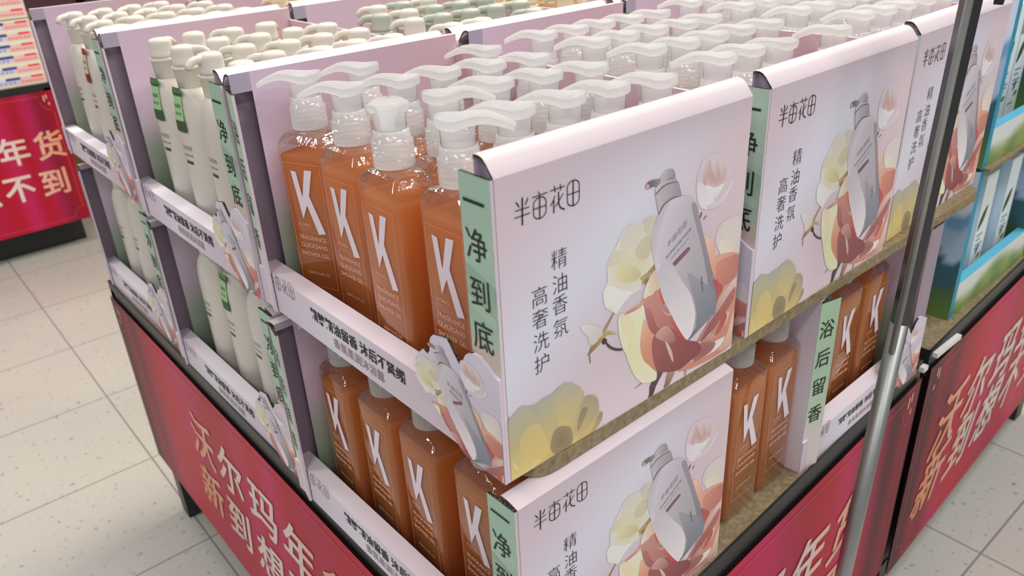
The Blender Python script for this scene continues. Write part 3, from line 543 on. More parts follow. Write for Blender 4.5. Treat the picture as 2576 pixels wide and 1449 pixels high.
def make_tray(name, label, loc, yaw=0.0, D=0.4405, art=False, near_text=True, back_text=True, lip=True, cut=True, group='printed cardboard display trays', small=False, H=H, RISE=RISE):
    root = thing(name, label, 'display tray', loc, yaw, group)
    # --- the two tall hollow walls
    for back in (False, True):
        mb = MB(); pr = wall_profile(D, back, H, RISE)
        yo, yi = pr[0][0], pr[-1][0]
        x0, x1 = 0.0018, W
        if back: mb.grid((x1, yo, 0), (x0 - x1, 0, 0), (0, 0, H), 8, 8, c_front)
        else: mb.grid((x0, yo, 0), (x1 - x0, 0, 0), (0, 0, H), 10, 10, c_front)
        cur = pr[1:-1]
        mb.add([(x, y, z) for y, z in cur for x in (x0, x1)], [(2 * k, 2 * k + 1, 2 * k + 3, 2 * k + 2) for k in range(len(cur) - 1)], C_TOP, 0, True)
        xi = 0.024 if back else x0
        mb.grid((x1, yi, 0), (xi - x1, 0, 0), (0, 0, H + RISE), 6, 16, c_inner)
        if back:
            # the hollow of the wall stays open beside its end flap: grey tucked tab on top, raw board inside
            mb.quad((x0, yi, H - 0.006), (xi, yi, H - 0.006), (xi, yi, H + RISE), (x0, yi, H + RISE), C_GREY)
            mb.quad((x0, yo - 0.0006, 0), (0.06, yo - 0.0006, 0), (0.06, yo - 0.0006, H - 0.001), (x0, yo - 0.0006, H - 0.001), RAW)
            mb.quad((xi + 0.0002, yi + 0.0006, 0), (0.06, yi + 0.0006, 0), (0.06, yi + 0.0006, H), (xi + 0.0002, yi + 0.0006, H), RAW)
        # closing tabs: grey tab set in behind the curl, dark raw board edge around it
        q = [(x1, y, z) for y, z in pr]
        mb.add(q, [tuple(range(len(q)))], C_GREY)
        q = [(x0 + 0.006, y, z) for y, z in pr] if not back else [(x0 + 0.0004, y, z) for y, z in pr[1:-1]]
        mb.add(q, [tuple(reversed(range(len(q))))], C_GREY)
        for a, b in zip(pr[1:-2], pr[2:-1]):
            h = 0.0022
            mb.quad((x0 - 0.0002, a[0], a[1]), (x0 - 0.0002, b[0], b[1]), (x0 - 0.0002, b[0], b[1] - h), (x0 - 0.0002, a[0], a[1] - h), (1, 1, 1, 1), 1)
        if art and not back:
            fr = lambda u, v, off=0.0: (u / 1000, -0.0003 - off, v / 1000)
            cl = (lambda p: p[0] - 1.0, lambda p: W * 1000 - 0.8 - p[0], lambda p: p[1] - 1.0)
            put_art(mb, ART, fr, clips=cl)
            o = (len(ART) + 5) * 0.000005 + 0.00005
            ft = lambda u, v: fr(u, v, o)
            put_strokes(mb, LOGO, lambda u, v: fr(u, v, 0.0001), INK_DARK)
            for ch, (cx, cz) in (('精', (58.3, 175.0)), ('油', (58.5, 154.8)), ('香', (58.1, 137.1)), ('氛', (58.4, 117.2)),
                                 ('高', (37.9, 151.4)), ('奢', (37.9, 133.0)), ('洗', (38.1, 113.3)), ('护', (37.8, 94.0))):
                put_text(mb, ch, 17.6, lambda u, v, cx=cx, cz=cz: fr(cx + u, cz + v, 0.0001), INK_DARK, bold=-0.012, sx=0.98)
            # lettering on the pictured bottle, running uphill with its tilt
            ca, sa = math.cos(0.50), math.sin(0.50)
            fb = lambda cx, cz: (lambda u, v: ft(cx + u * ca, cz + v + u * sa))
            put_text(mb, '半亩花田', 7.2, fb(193.5, 152.5), ink((120, 112, 122)), bold=-0.01)
            put_text(mb, '香氛柔嫩沐浴露(乳香玫瑰)', 3.2, fb(196.5, 143.0), ink((120, 112, 122)))
            put_text(mb, 'Scented Silky Shower Gel', 2.5, fb(198.5, 137.5), ink((120, 112, 122)))
            put_text(mb, '净含量:350ml', 3.0, lambda u, v: ft(233 + u * 0.24 + v, 91 - u * 0.97 + v * 0.2), ink((96, 92, 102)))
        mb.build('back_wall' if back else 'front_wall', [M_PRINT, M_EDGE], root)
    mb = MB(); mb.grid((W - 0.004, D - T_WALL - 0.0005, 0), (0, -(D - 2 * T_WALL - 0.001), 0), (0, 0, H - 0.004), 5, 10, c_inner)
    mb.box(W - 0.004, W - 0.0008, T_WALL + 0.0005, D - T_WALL - 0.0005, 0, H - 0.004, {'*': C_LIPF, 't': C_TOP}, skip='l')
    mb.build('end_wall', M_PRINT, root)
    mb = MB(); mb.box(0.003, W - 0.0045, T_WALL + 0.0005, D - T_WALL - 0.0005, 0.0, 0.003, ink((120, 112, 108))); mb.build('tray_bottom', M_PRINT, root)
    if lip:
        mb = MB()
        y0, y1 = WS + 0.0005, D - 0.0005
        fold = lambda p: ink(mix((206, 192, 206), (216, 216, 230), 1 - abs(p[1] / D - 0.62) / 0.3))
        mb.grid((0, y1, 0), (0, y0 - y1, 0), (0, 0, LIPH), 10, 2, fold)
        mb.quad((0, y1, LIPH), (0, y0, LIPH), (LIPT, y0, LIPH), (LIPT, y1, LIPH), C_LIP)
        mb.quad((LIPT, y0, LIPH), (LIPT, y0, 0.0035), (LIPT, y1, 0.0035), (LIPT, y1, LIPH), C_LIPF)
        mb.quad((0, y1, 0), (0, y1, LIPH), (LIPT, y1, LIPH), (LIPT, y1, 0), C_LIPF)
        mb.quad((0, y0, 0), (LIPT, y0, 0), (LIPT, y0, LIPH), (0, y0, LIPH), C_LIPF)
        f = lambda yc, zc: (lambda u, v: (-0.0005, yc - u, zc + v))
        k = (D - 0.01) / 0.43
        put_text(mb, '精粹精油留香 沐后不紧绷', 0.0158 * k, f(0.231 * k, 0.031), INK_DARK, bold=0.02, sy=0.95)
        put_text(mb, '香氛柔润沐浴露', 0.0138 * k, f(0.228 * k, 0.0135), ink((150, 124, 132)), bold=0.006, sy=0.9)
        lg = [(w, [((p[0] - 57.0) * 0.0010 * k, (p[1] - 208) * 0.0010) for p in pts]) for w, pts in LOGO]
        put_strokes(mb, [(w * 0.001, pts) for w, pts in lg], f(0.377 * k, 0.028), ink((140, 118, 134)))
        mb.build('front_lip', M_PRINT, root)
    # --- narrow end faces of the tall walls
    mb = MB()
    mb.grid((-0.0016, WS, 0.0), (0, -WS, 0), (0, 0, H), 2, 24, c_strip if near_text else ink((150, 136, 150)))
    mb.quad((0.0014, 0, 0), (0.0014, 0, H), (0.0014, WS, H), (0.0014, WS, 0), C_LIPF)
    mb.quad((-0.0016, WS, 0), (-0.0016, WS, H), (0.0014, WS, H), (0.0014, WS, 0), C_LIPF)
    mb.quad((-0.0016, 0, 0), (0.0014, 0, 0), (0.0014, 0, H), (-0.0016, 0, H), c_front)
    mb.quad((-0.0016, 0, H), (0.0014, 0, H), (0.0014, WS, H), (-0.0016, WS, H), (1, 1, 1, 1), 1)
    if near_text:
        for ch, zc in zip('一净到底', (0.231, 0.199, 0.1615, 0.126)):
            put_text(mb, ch, 0.0272, lambda u, v, zc=zc: (-0.0021, 0.0185 - u, zc + v), INK_GREEN, bold=0.004, sx=0.92)
    for zc, a, b in () if not near_text else ((0.205, (166, 194, 178), 0), (0.176, (144, 174, 156), 0), (0.152, (164, 190, 172), 0)):
        mb.quad((-0.0018, 0.0335, zc + 0.006), (-0.0018, 0.0335, zc - 0.004), (-0.0018, 0.0005, zc - 0.016), (-0.0018, 0.0005, zc - 0.006), ink(a))
    mb.build('side_flap', [M_PRINT, M_EDGE], root)
    mb = MB()
    a, b = Vector((0.0035, D, 0)), Vector((-0.0045, D - WS, 0))
    fn = lambda t, z, off=0.0: tuple(a + (b - a) * t + Vector((-off, 0.24 * off, z)))
    bh = H - 0.004
    vs = [fn(i / 2, bh * j / 16) for j in range(17) for i in range(3)]
    mb.add(vs, [(j * 3 + i, j * 3 + i + 1, j * 3 + i + 4, j * 3 + i + 3) for j in range(16) for i in range(2)], c_backstrip)
    th = -0.003
    mb.quad(fn(1, 0, th), fn(0, 0, th), fn(0, bh, th), fn(1, bh, th), C_LIPF)
    mb.quad(fn(1, 0), fn(1, 0, th), fn(1, bh, th), fn(1, bh), C_LIPF)
    mb.quad(fn(0, bh), fn(1, bh), fn(1, bh, th), fn(0, bh, th), (1, 1, 1, 1), 1)
    if back_text:
        for ch, zc in zip('浴后留香', (0.205, 0.165, 0.125, 0.085)):
            put_text(mb, ch, 0.0262, lambda u, v, zc=zc: fn(0.5 + u / WS, zc + v, 0.0006), INK_GREEN, bold=0.003, sx=0.92)
    mb.build('back_flap', [M_PRINT, M_EDGE], root)
    if cut:
        # die-cut figure rising above the lip at the near end
        out = [(0, 0), (-51, 0), (-112, 47), (-113.5, 60), (-113, 68), (-108, 75), (-99, 83), (-93, 80.5), (-89.5, 85), (-88, 95),
               (-86, 99), (-82, 103), (-78, 104.2), (-70, 106), (-63, 107), (-60, 104), (-55, 97), (-48, 89), (-44, 95), (-40, 102),
               (-35.5, 106), (-30, 108), (-22, 108), (-14, 104), (-6, 99), (0, 97)]
        mb = MB(); xf, xb = -0.0046, -0.0018
        bg = lambda p: ink(mix((206, 200, 216), (196, 182, 204), (0.08 - p[2]) / 0.08))
        F = [(xf, -u / 1000, v / 1000) for u, v in out]; B = [(xb, -u / 1000, v / 1000) for u, v in out]; n = len(out)
        mb.add(F, [tuple(range(n))], bg); mb.add(B, [tuple(reversed(range(n)))], C_LIPF)
        for i in range(n):
            j = (i + 1) % n
            mb.quad(F[i], B[i], B[j], F[j], (1, 1, 1, 1) if -100 < out[i][0] < -31 and out[i][1] > 60 else C_LIPF, 1 if -100 < out[i][0] < -31 and out[i][1] > 60 else 0)
        fr = lambda u, v, off=0.0: (xf - 0.0002 - off, -u / 1000, v / 1000)
        put_art(mb, ART[:71], fr, to_cut, (lambda p: -0.8 - p[0], lambda p: p[1] - 0.8, lambda p: p[1] + (p[0] + 51) * 0.77+ 0.5), step=0.000005)
        o = 80 * 0.000005 + 0.00004
        if not small:
            put_text(mb, '半亩花田', 5.2, lambda u, v: fr(-58 + u, 62 + v - 0.25 * u, o), ink((120, 112, 122)), bold=-0.01)
            put_text(mb, '香氛柔嫩沐浴露', 2.4, lambda u, v: fr(-57 + u, 56 + v - 0.25 * u, o), ink((110, 100, 112)))
        mb.build('die_cut_figure', [M_PRINT, M_EDGE], root)
    return root

ZF = 0.875          # top of the upper board
ZL = ZF - 0.264     # table board
TRAYS = {}
TRAYS['A'] = make_tray('display_tray', 'nearest top tray of amber bottles, its flower panel at the front corner', (0, 0, ZF), 0, art=True)
TRAYS['B'] = make_tray('display_tray', 'middle of the three top trays along the right, with flower panel', (0.3175, 0.0014, ZF), 0.0239, art=True)
TRAYS['C'] = make_tray('display_tray', 'farthest right top tray with flower panel, partly behind the steel pole', (0.6289, 0.0166, ZF), 0.0466, art=True, small=True)
TRAYS['D'] = make_tray('display_tray', 'middle left top tray of ivory bottles, one green hang tag in front', (0.0015, 0.4430, ZF), 0.0015)
TRAYS['E'] = make_tray('display_tray', 'farthest left top tray of ivory bottles with a red hang tag', (0.0085, 0.9060, ZF), 0.0, small=True)
TRAYS['F'] = make_tray('display_tray', 'central top tray mixing ivory and sage green bottles', (0.3060, 0.4470, ZF), 0.0239, lip=False, cut=False, small=True)
TRAYS['G'] = make_tray('display_tray', 'top tray of beige bottles, inner one at the right rear', (0.6190, 0.4640, ZF), 0.0466, lip=False, cut=False, small=True)
TRAYS['H'] = make_tray('display_tray', 'rearmost top tray, beige caps just visible at the upper edge', (0.3185, 0.9060, ZF), 0.0239, lip=False, cut=False, small=True)
TRAYS['a'] = make_tray('display_tray', 'nearest bottom tray of amber bottles, flower panel cut by the frame', (-0.0060, -0.0125, ZL), 0.012, art=True, H=0.2455, RISE=0.0032)
TRAYS['d'] = make_tray('display_tray', 'middle left bottom tray of ivory bottles under the upper board', (0.0, 0.4350, ZL), 0.006, H=0.2455, RISE=0.0032)
TRAYS['e'] = make_tray('display_tray', 'farthest left bottom tray of ivory bottles at the table end', (0.006, 0.8940, ZL), 0.012, D=0.40, small=True, H=0.2455, RISE=0.0032)
TRAYS['r'] = make_tray('display_tray', 'bottom tray turned to face the right side, behind the pole', (0.790, 0.0120, ZL), math.pi / 2 + 0.03, D=0.3225, small=True, near_text=False, H=0.2455, RISE=0.0032)

# ------------------------------------------------------------------ amber pump bottles
def rrect(hx, hy, r, z, n=5):
    pts = []
    for cx, cy, a0 in ((hx - r, hy - r, 0), (-hx + r, hy - r, 90), (-hx + r, -hy + r, 180), (hx - r, -hy + r, 270)):
        for k in range(n):
            a = math.radians(a0 + 90 * k / (n - 1)); pts.append((cx + r * math.cos(a), cy + r * math.sin(a), z))
    return pts
def circ(r, z, n=20):
    # same vertex order as rrect so both can be bridged
    pts = []
    for q in range(4):
        for k in range(5):
            a = math.radians(90 * q + 45 + (k - 2) * 18); pts.append((r * math.cos(a), r * math.sin(a), z))
    return pts
HX, HY = 0.0232, 0.0322
def make_amber(label, with_label=True):
    root = thing('shower_gel_bottle', label, 'bottle', (0, 0, 0), 0, 'amber shower gel bottles')
    mb = MB()
    rings = [rrect(HX - 0.003, HY - 0.003, 0.004, 0.0), rrect(HX, HY, 0.006, 0.003), rrect(HX, HY, 0.006, 0.187), rrect(HX - 0.0006, HY - 0.0006, 0.006, 0.1905),
             rrect(HX - 0.0055, HY - 0.0055, 0.005, 0.1985), rrect(HX - 0.0065, HY - 0.0065, 0.005, 0.1995), circ(0.0150, 0.2025), circ(0.0142, 0.204), circ(0.0142, 0.209)]
    mb.loops(rings[:4], (1, 1, 1, 1), smooth=True, cap1=False); mb.loops(rings[3:7], (1, 1, 1, 1), m=1, smooth=True, cap0=False, cap1=False)
    mb.loops(rings[6:], (1, 1, 1, 1), smooth=True, cap0=False); body = mb.build('bottle_body', [M_CLEAR, M_SHOULDER], root)
    mb = MB(); g = 0.0014
    lv = 0.1775
    mb.loops([rrect(HX - 0.004, HY - 0.004, 0.004, 0.003), rrect(HX - g, HY - g, 0.005, 0.006), rrect(HX - g, HY - g, 0.005, lv), rrect(HX - g - 0.0006, HY - g - 0.0006, 0.005, lv + 0.0008)], (1, 1, 1, 1))
    mb.build('gel_filling', M_GEL, root)
    if with_label:
        mb = MB(); xl = -HX - 0.0003
        fr = lambda u, v: (xl, -u / 1000, v / 1000)
        white = ink((222, 212, 222)); peach = ink((226, 150, 108)); pale = ink((232, 172, 140))
        K = [(-16, 163), (-8.7, 162), (-5.2, 134), (3.2, 165), (13.4, 165.5), (4.4, 137), (19.5, 96), (9.5, 94), (-0.8, 126), (-9.2, 109.5)]
        tri = [(0, 1, 2), (0, 2, 9), (2, 3, 8), (3, 4, 5), (3, 5, 8), (5, 6, 7), (5, 7, 8), (2, 8, 9)]
        mb.add([fr(u, v) for u, v in K], tri, white)
        for u0, v0, u1, v1 in ((-25, 30, 25, 30.5), (-25, 171, 25, 171.5), (-25, 30, -24.5, 171.5), (24.5, 30, 25, 171.5)):
            mb.quad(fr(u0, v0), fr(u1, v0), fr(u1, v1), fr(u0, v1), peach)
        put_text(mb, 'KONO', 5.6, lambda u, v: fr(-8.5 + u, 103 + v), pale)
        mb.quad(fr(-16, 98.2), fr(-1, 98.2), fr(-1, 98.6), fr(-16, 98.6), peach)
        for s, v0 in (('FRAGRANCE', 88), ('QUICKSAND', 78.5), ('SHOWER GEL', 69)):
            put_text(mb, s, 6.6, lambda u, v, v0=v0: fr(u, v0 + v), pale, bold=0.012, sx=0.98)
        put_text(mb, '500ML/16.9FL.OZ', 4.2, lambda u, v: fr(u, 46 + v), pale)
        mb.build('printed_label', M_LABEL, body)
    mb = MB()
    pr = [(0.0150, 0.2045), (0.0178, 0.2048)]
    for k in range(4):
        z = 0.2055 + k * 0.0046
        pr += [(0.0186, z), (0.0186, z + 0.0037), (0.0183, z + 0.0041)]
    pr += [(0.0186, 0.2242), (0.0186, 0.2268), (0.0176, 0.2282), (0.0164, 0.2286), (0.0162, 0.2355), (0.0150, 0.2368)]
    mb.lathe(pr, 24, (1, 1, 1, 1), smooth=True); mb.build('pump_collar', M_FROST, root)
    mb = MB()
    mb.lathe([(0.0143, 0.2369), (0.0143, 0.2500), (0.0150, 0.2515)], 20, (1, 1, 1, 1), cap1=False)
    # swept spout head: rings across the spout from the rounded back to the drooping tip
    us = [-0.0182, -0.0165, -0.0125, -0.006, 0.001, 0.007, 0.013, 0.019, 0.026, 0.033, 0.040, 0.0460]
    def hw(u):
        if u < 0.002: return math.sqrt(max(0.0, 0.0178 ** 2 - (u if u < 0 else 0) ** 2)) * 0.98 + 0.0008
        return 0.0182 + (0.0056 - 0.0182) * min(1, (u - 0.002) / 0.040) ** 0.75
    def top(u):
        if u < 0.0: return 0.2585 + 0.0022 * min(1, (-u / 0.018)) ** 1.6
        return 0.2585 + 0.0030 * math.sin(min(1, u / 0.031) * math.pi * 0.72) - (0.0085 * ((u - 0.021) / 0.025) ** 1.7 if u > 0.021 else 0)
    rings = []
    for u in us:
        w = hw(u); zt = top(u); t = 0.0078 - 0.0030 * max(0, u) / 0.046
        rings.append([(u, y, z) for y, z in ((-w * 0.86, zt - t), (-w, zt - t * 0.55), (-w, zt - 0.0012), (-w * 0.9, zt), (-w * 0.45, zt - 0.0014), (0, zt - 0.0019), (w * 0.45, zt - 0.0014), (w * 0.9, zt), (w, zt - 0.0012), (w, zt - t * 0.55), (w * 0.86, zt - t), (0, zt - t))])
    mb.loops(rings, (1, 1, 1, 1), smooth=False)
    mb.build('pump_head', M_FROST, root)
    return root

ORD = ['front', 'second', 'third', 'fourth', 'fifth']
amber_proto = {}
def spout_yaw(o, yaw):
    for ch in o.children:
        if ch.name.startswith('pump_head'): ch.rotation_euler = (0, 0, yaw)
def place_amber(loc, yaw, label, spout, labelled=True):
    if not amber_proto:
        o = make_amber(label); o.location = loc; o.rotation_euler = (0, 0, yaw); amber_proto['p'] = o
    else:
        o = copy_tree(amber_proto['p'], loc, yaw, label, 'amber shower gel bottles')
        o['category'] = 'bottle'
        if not labelled:
            for ch in list(o.children_recursive):
                if ch.name.startswith('printed_label'): bpy.data.objects.remove(ch)
    spout_yaw(o, spout - yaw)
    return o
def tray_pt(t, x, y):
    o = TRAYS[t]; c, s = math.cos(o.rotation_euler.z), math.sin(o.rotation_euler.z)
    return (o.location.x + c * x - s * y, o.location.y + s * x + c * y, o.location.z + 0.0032)
R = math.radians
# nearest top tray: rows counted from its open lip, places counted from its flower panel
A_POS = [[(0.056, 0.110, 2, -48), (0.046, 0.193, 0, 236), (0.058, 0.284, 4, 137), (0.058, 0.370, 20, 142)],
         [(0.106, 0.100, 0, 136), (0.098, 0.186, -2, 322), (0.110, 0.270, 0, 138), (0.118, 0.356, 0, 140)],
         [(0.158, 0.095, 0, 134), (0.157, 0.186, 0, 133), (0.157, 0.266, 0, 134)],
         [(0.207, 0.090, 0, 131), (0.207, 0.174, 0, 129), (0.207, 0.256, 0, 130)],
         [(0.256, 0.078, 0, 131), (0.256, 0.162, 0, 129), (0.256, 0.244, 0, 131), (0.256, 0.322, 0, 132)]]
PL = ['nearest its flower panel', 'second from its flower panel', 'third from its flower panel', 'fourth from its flower panel']
for i, row in enumerate(A_POS):
    for j, (x, y, yw, sp) in enumerate(row):
        place_amber(tray_pt('A', x, y), R(yw), 'amber pump bottle, nearest top tray, %s row, %s' % (ORD[i], PL[j]), R(sp), i < 2)
rnd = random.Random(3)
for t, nm in (('B', 'middle right-hand top tray'), ('C', 'farthest right top tray')):
    for i in range(5):
        for j in range(4):
            if t == 'B' and (i, j) in ((3, 0), ): continue
            x = 0.050 + 0.0495 * i; y = 0.092 + 0.083 * j - 0.004 * i + rnd.uniform(-0.003, 0.003)
            place_amber(tray_pt(t, x, y), rnd.uniform(-0.04, 0.04), 'amber pump bottle, %s, %s row, %s' % (nm, ORD[i], PL[j]), R(138 + rnd.uniform(-7, 7)), False)
a_y = [0.102, 0.190, 0.270, 0.357]
for i in range(2):
    for j in range(4):
        place_amber(tray_pt('a', 0.052 + 0.05 * i + (0.004 if j == 0 else 0), a_y[j]), R(-1), 'amber pump bottle, nearest bottom tray, %s row, %s' % (ORD[i], PL[j]), R(138), i == 0)
# loose pair on the right face and the tray turned that way
for i in range(2):
    for j in range(2):
        place_amber((0.355 + 0.073 * j, 0.0350 + 0.05 * i + 0.004 * j, ZL + 0.0003), math.pi / 2 + 0.04,
                    'amber pump bottle standing loose on the table board, %s, %s' % ('front pair' if i == 0 else 'rear pair', 'beside the nearest bottom tray' if j == 0 else 'beside the right-facing tray'), R(140), i == 0)
for i in range(2):
    for j in range(3):
        place_amber(tray_pt('r', 0.052 + 0.05 * i, 0.262 - 0.080 * j), math.pi / 2 + 0.03,
                    'amber pump bottle, right-facing bottom tray, %s row, %s from its green flap' % (ORD[i], ['first', 'second', 'third', 'fourth'][j]), R(140), i == 0)

# ------------------------------------------------------------------ opaque lotion bottles
RXL, RYL = 0.0242, 0.0400
def make_lotion(kind, label, group):
    m = {'ivory': M_CREAM, 'sage': M_SAGE, 'beige': M_BEIGE}[kind]
    root = thing('lotion_bottle', label, 'bottle', (0, 0, 0), 0, group)
    mb = MB()
    pr = []
    for r, z in ((0.82, 0.0), (0.95, 0.002), (1.0, 0.006), (1.0, 0.150), (0.99, 0.162), (0.96, 0.173), (0.905, 0.183), (0.82, 0.1915), (0.71, 0.198), (0.60, 0.2025), (0.535, 0.2045)):
        e = max(0.0, min(1.0, (z - 0.165) / 0.0395))
        pr.append((0.0155 * (r / 0.535), z, (RXL + (0.0155 - RXL * 0.535) * e ** 1.5 / max(r, 0.5)) * 0.535 / 0.0155, (RYL + (0.0155 - RYL * 0.535) * e ** 1.5 / max(r, 0.5)) * 0.535 / 0.0155))
    mb.lathe(pr, 28, (1, 1, 1, 1)); mb.build('bottle_body', m, root)
    mb = MB()
    mb.lathe([(0.0150, 0.2047), (0.0154, 0.2052), (0.0166, 0.2272), (0.0181, 0.2280), (0.0184, 0.2296), (0.0181, 0.2312), (0.0160, 0.2316)], 28, (1, 1, 1, 1)); mb.build('pump_collar', m, root)
    mb = MB()
    mb.lathe([(0.0157, 0.2318), (0.0157, 0.2368), (0.0153, 0.2374), (0.0153, 0.2490), (0.0149, 0.2527), (0.0132, 0.2552), (0.0090, 0.2566), (0.0, 0.2570)], 28, (1, 1, 1, 1), cap1=False)
    head = mb.build('pump_head', m, root); mb = MB()
    pts = [(0.006, 0, 0.2495), (0.014, 0, 0.2503), (0.021, 0, 0.2505), (0.0265, 0, 0.2492), (0.0305, 0, 0.2460), (0.0328, 0, 0.2415)]
    mb.tube(pts, [0.0060, 0.0056, 0.0050, 0.0047, 0.0045, 0.0043], 12, (1, 1, 1, 1))
    e = Vector((0.0328, 0, 0.2415)); d = Vector((0.0023, 0, -0.0045)).normalized(); q = d.cross(Vector((0, 1, 0)))
    ring = [tuple(e + d * 0.0002 + (Vector((0, 1, 0)) * math.cos(k * math.pi / 6) + q * math.sin(k * math.pi / 6)) * 0.0030) for k in range(12)]
    mb.add(ring, [tuple(range(12))], (1, 1, 1, 1), 1)
    mb.build('spout', [m, M_DARKSTEEL], head)
    return root
def lotion_print(root, dark=(92, 84, 74), pill=(70, 60, 52)):
    mb = MB(); rx = RXL + 0.0004; ry = RYL + 0.0004
    fr = lambda u, v: (-rx * math.cos(u / 1000 / ry), -ry * math.sin(u / 1000 / ry), v / 1000)
    put_text(mb, '半亩花田', 6.4, lambda u, v: fr(u, 128 + v), ink(dark), bold=-0.004)
    put_text(mb, '香氛柔嫩沐浴露', 3.4, lambda u, v: fr(u, 118 + v), ink(dark))
    n = 8
    for k in range(n):
        u0, u1 = -9 + 18 * k / n, -9 + 18 * (k + 1) / n
        mb.quad(fr(u0, 106), fr(u1, 106), fr(u1, 110), fr(u0, 110), ink(pill, 1.0))
    put_text(mb, '净含量:550ml', 3.2, lambda u, v: fr(u, 30 + v), ink(dark))
    mb.build('printed_label', M_LABEL, root)
def hang_tag(root, top, low, off=0.0):
    """paper tag hooked over the neck: round head, pale body, dark lower band"""
    mb = MB(); n = 16
    rx, ry = RXL + 0.001, RYL + 0.001
    def fr(u, v):
        t = max(0.0, min(1.0, (v - 165) / 40)); x = -(rx * (1 - t) + 0.0200 * t) * math.cos(u / 1000 / ry)
        return (x - 0.0006, -ry * math.sin(u / 1000 / ry) + off, v / 1000)
    def strip(v0, v1, w0, w1, c, k=6):
        for a in range(k):
            for b in range(3):
                p = [(-1 + 2 * a / k, b / 3), (-1 + 2 * (a + 1) / k, b / 3), (-1 + 2 * (a + 1) / k, (b + 1) / 3), (-1 + 2 * a / k, (b + 1) / 3)]
                mb.add([fr(s * (w0 + (w1 - w0) * t), v0 + (v1 - v0) * t) for s, t in p], [(0, 1, 2, 3)], c)
    strip(150, 165, 14, 13, ink(low)); strip(165, 196, 12, 10.5, ink(top))
    strip(196, 200, 10.5, 15, ink(low)); strip(200, 207, 15, 11, ink(mix(low, top, 0.3)))
    put_text(mb, '氨基酸', 5.5, lambda u, v: (fr(u, 184 + v)[0] - 0.0005,) + fr(u, 184 + v)[1:], ink(low))
    put_text(mb, '温和洁净', 4.2, lambda u, v: (fr(u, 174 + v)[0] - 0.0005,) + fr(u, 174 + v)[1:], ink(low))
    mb.build('hang_tag', M_LABEL, root)
    o = root.children[-1]
lot = {}
def place_lotion(kind, loc, yaw, spout, label, group, printed=False, tagc=None):
    key = kind + str(printed) + str(tagc)
    if key not in lot:
        o = make_lotion(kind, label, group)
        if printed: lotion_print(o)
        if tagc: hang_tag(o, *tagc)
        o.location = loc; o.rotation_euler = (0, 0, yaw); lot[key] = o
    else:
        o = copy_tree(lot[key], loc, yaw, label, group); o['category'] = 'bottle'
    for ch in o.children:
        if ch.name.startswith('pump_head'): ch.rotation_euler = (0, 0, spout - yaw)
    return o
GREEN = ((150, 196, 142), (52, 84, 40)); RED = ((206, 190, 160), (128, 30, 40))
PN = ['nearest its near wall', 'second from its near wall', 'third from its near wall', 'fourth from its near wall', 'fifth from its near wall']
D_SP = [[236, 196, 325, 40], [150, 140, 45, 60], [140, 138, 140, 139], [139, 141, 60, 40], [140, 138, 142]]
D_POS = [[(0.051, 0.064), (0.050, 0.154), (0.049, 0.240), (0.051, 0.330)],
         [(0.102, 0.090), (0.101, 0.172), (0.102, 0.256), (0.101, 0.340)],
         [(0.153, 0.066), (0.152, 0.150), (0.153, 0.238), (0.152, 0.324)],
         [(0.204, 0.072), (0.203, 0.156), (0.203, 0.240), (0.204, 0.328)],
         [(0.254, 0.066), (0.254, 0.150), (0.254, 0.236)]]
for i, row in enumerate(D_POS):
    for j, (x, y) in enumerate(row):
        tg = GREEN if (i, j) in ((0, 2), (0, 3)) else None
        place_lotion('ivory', tray_pt('D', x, y), 0.0 if not tg else R(6), R(D_SP[i][j]), 'ivory pump bottle, middle left top tray, %s row, %s' % (ORD[i], PN[j]), 'ivory lotion bottles', i == 0, tg)
for i in range(5):
    for j in range(4):
        if (i, j) in ((4, 3), ): continue
        x, y = 0.051 + 0.0505 * i, 0.068 + 0.0865 * j + rnd.uniform(-0.002, 0.002)
        tg = RED if (i, j) == (0, 2) else None
        place_lotion('ivory', tray_pt('E', x, y), 0.0, R(rnd.choice([140, 150, 200, 60, 320])), 'ivory pump bottle, farthest left top tray, %s row, %s' % (ORD[i], PN[j]), 'ivory lotion bottles', i == 0, tg)
for i in range(5):
    for j in range(4):
        if (i, j) in ((0, 3), (4, 3), (2, 0), (4, 0)): continue
        x, y = 0.051 + 0.0505 * i, 0.069 + 0.0865 * j + rnd.uniform(-0.002, 0.002)
        kd = 'ivory' if (i < 2 and (i + j) % 3 != 2) or (i, j) == (3, 3) else 'sage'
        place_lotion(kd, tray_pt('F', x, y), 0.0, R(rnd.choice([139, 142, 136, 150])), '%s pump bottle, central top tray, %s row, %s' % ('ivory' if kd == 'ivory' else 'sage green', ORD[i], PN[j]),
                     'ivory lotion bottles' if kd == 'ivory' else 'sage green lotion bottles')
for t, nm in (('G', 'inner right-rear top tray'), ('H', 'rearmost top tray')):
    for i in range(5 if t == 'G' else 3):
        for j in range(4 if t == 'G' else 2):
            x, y = 0.052 + 0.0505 * i, 0.068 + 0.0865 * j + rnd.uniform(-0.002, 0.002)
            place_lotion('beige', tray_pt(t, x, y), 0.0, R(rnd.choice([139, 145, 135, 150])), 'beige pump bottle, %s, %s row, %s' % (nm, ORD[i], PN[j]), 'beige lotion bottles')
for t, nm, ys in (('d', 'middle left bottom tray', (0.066, 0.154, 0.242, 0.332)), ('e', 'farthest left bottom tray', (0.066, 0.150, 0.234, 0.318))):
    for j, y in enumerate(ys):
        tg = GREEN if (t == 'd' and j in (0, 2)) else None
        place_lotion('ivory', tray_pt(t, 0.053, y), R(0), R(150), 'ivory pump bottle, %s, front row, %s' % (nm, PN[j]), 'ivory lotion bottles', True, tg)

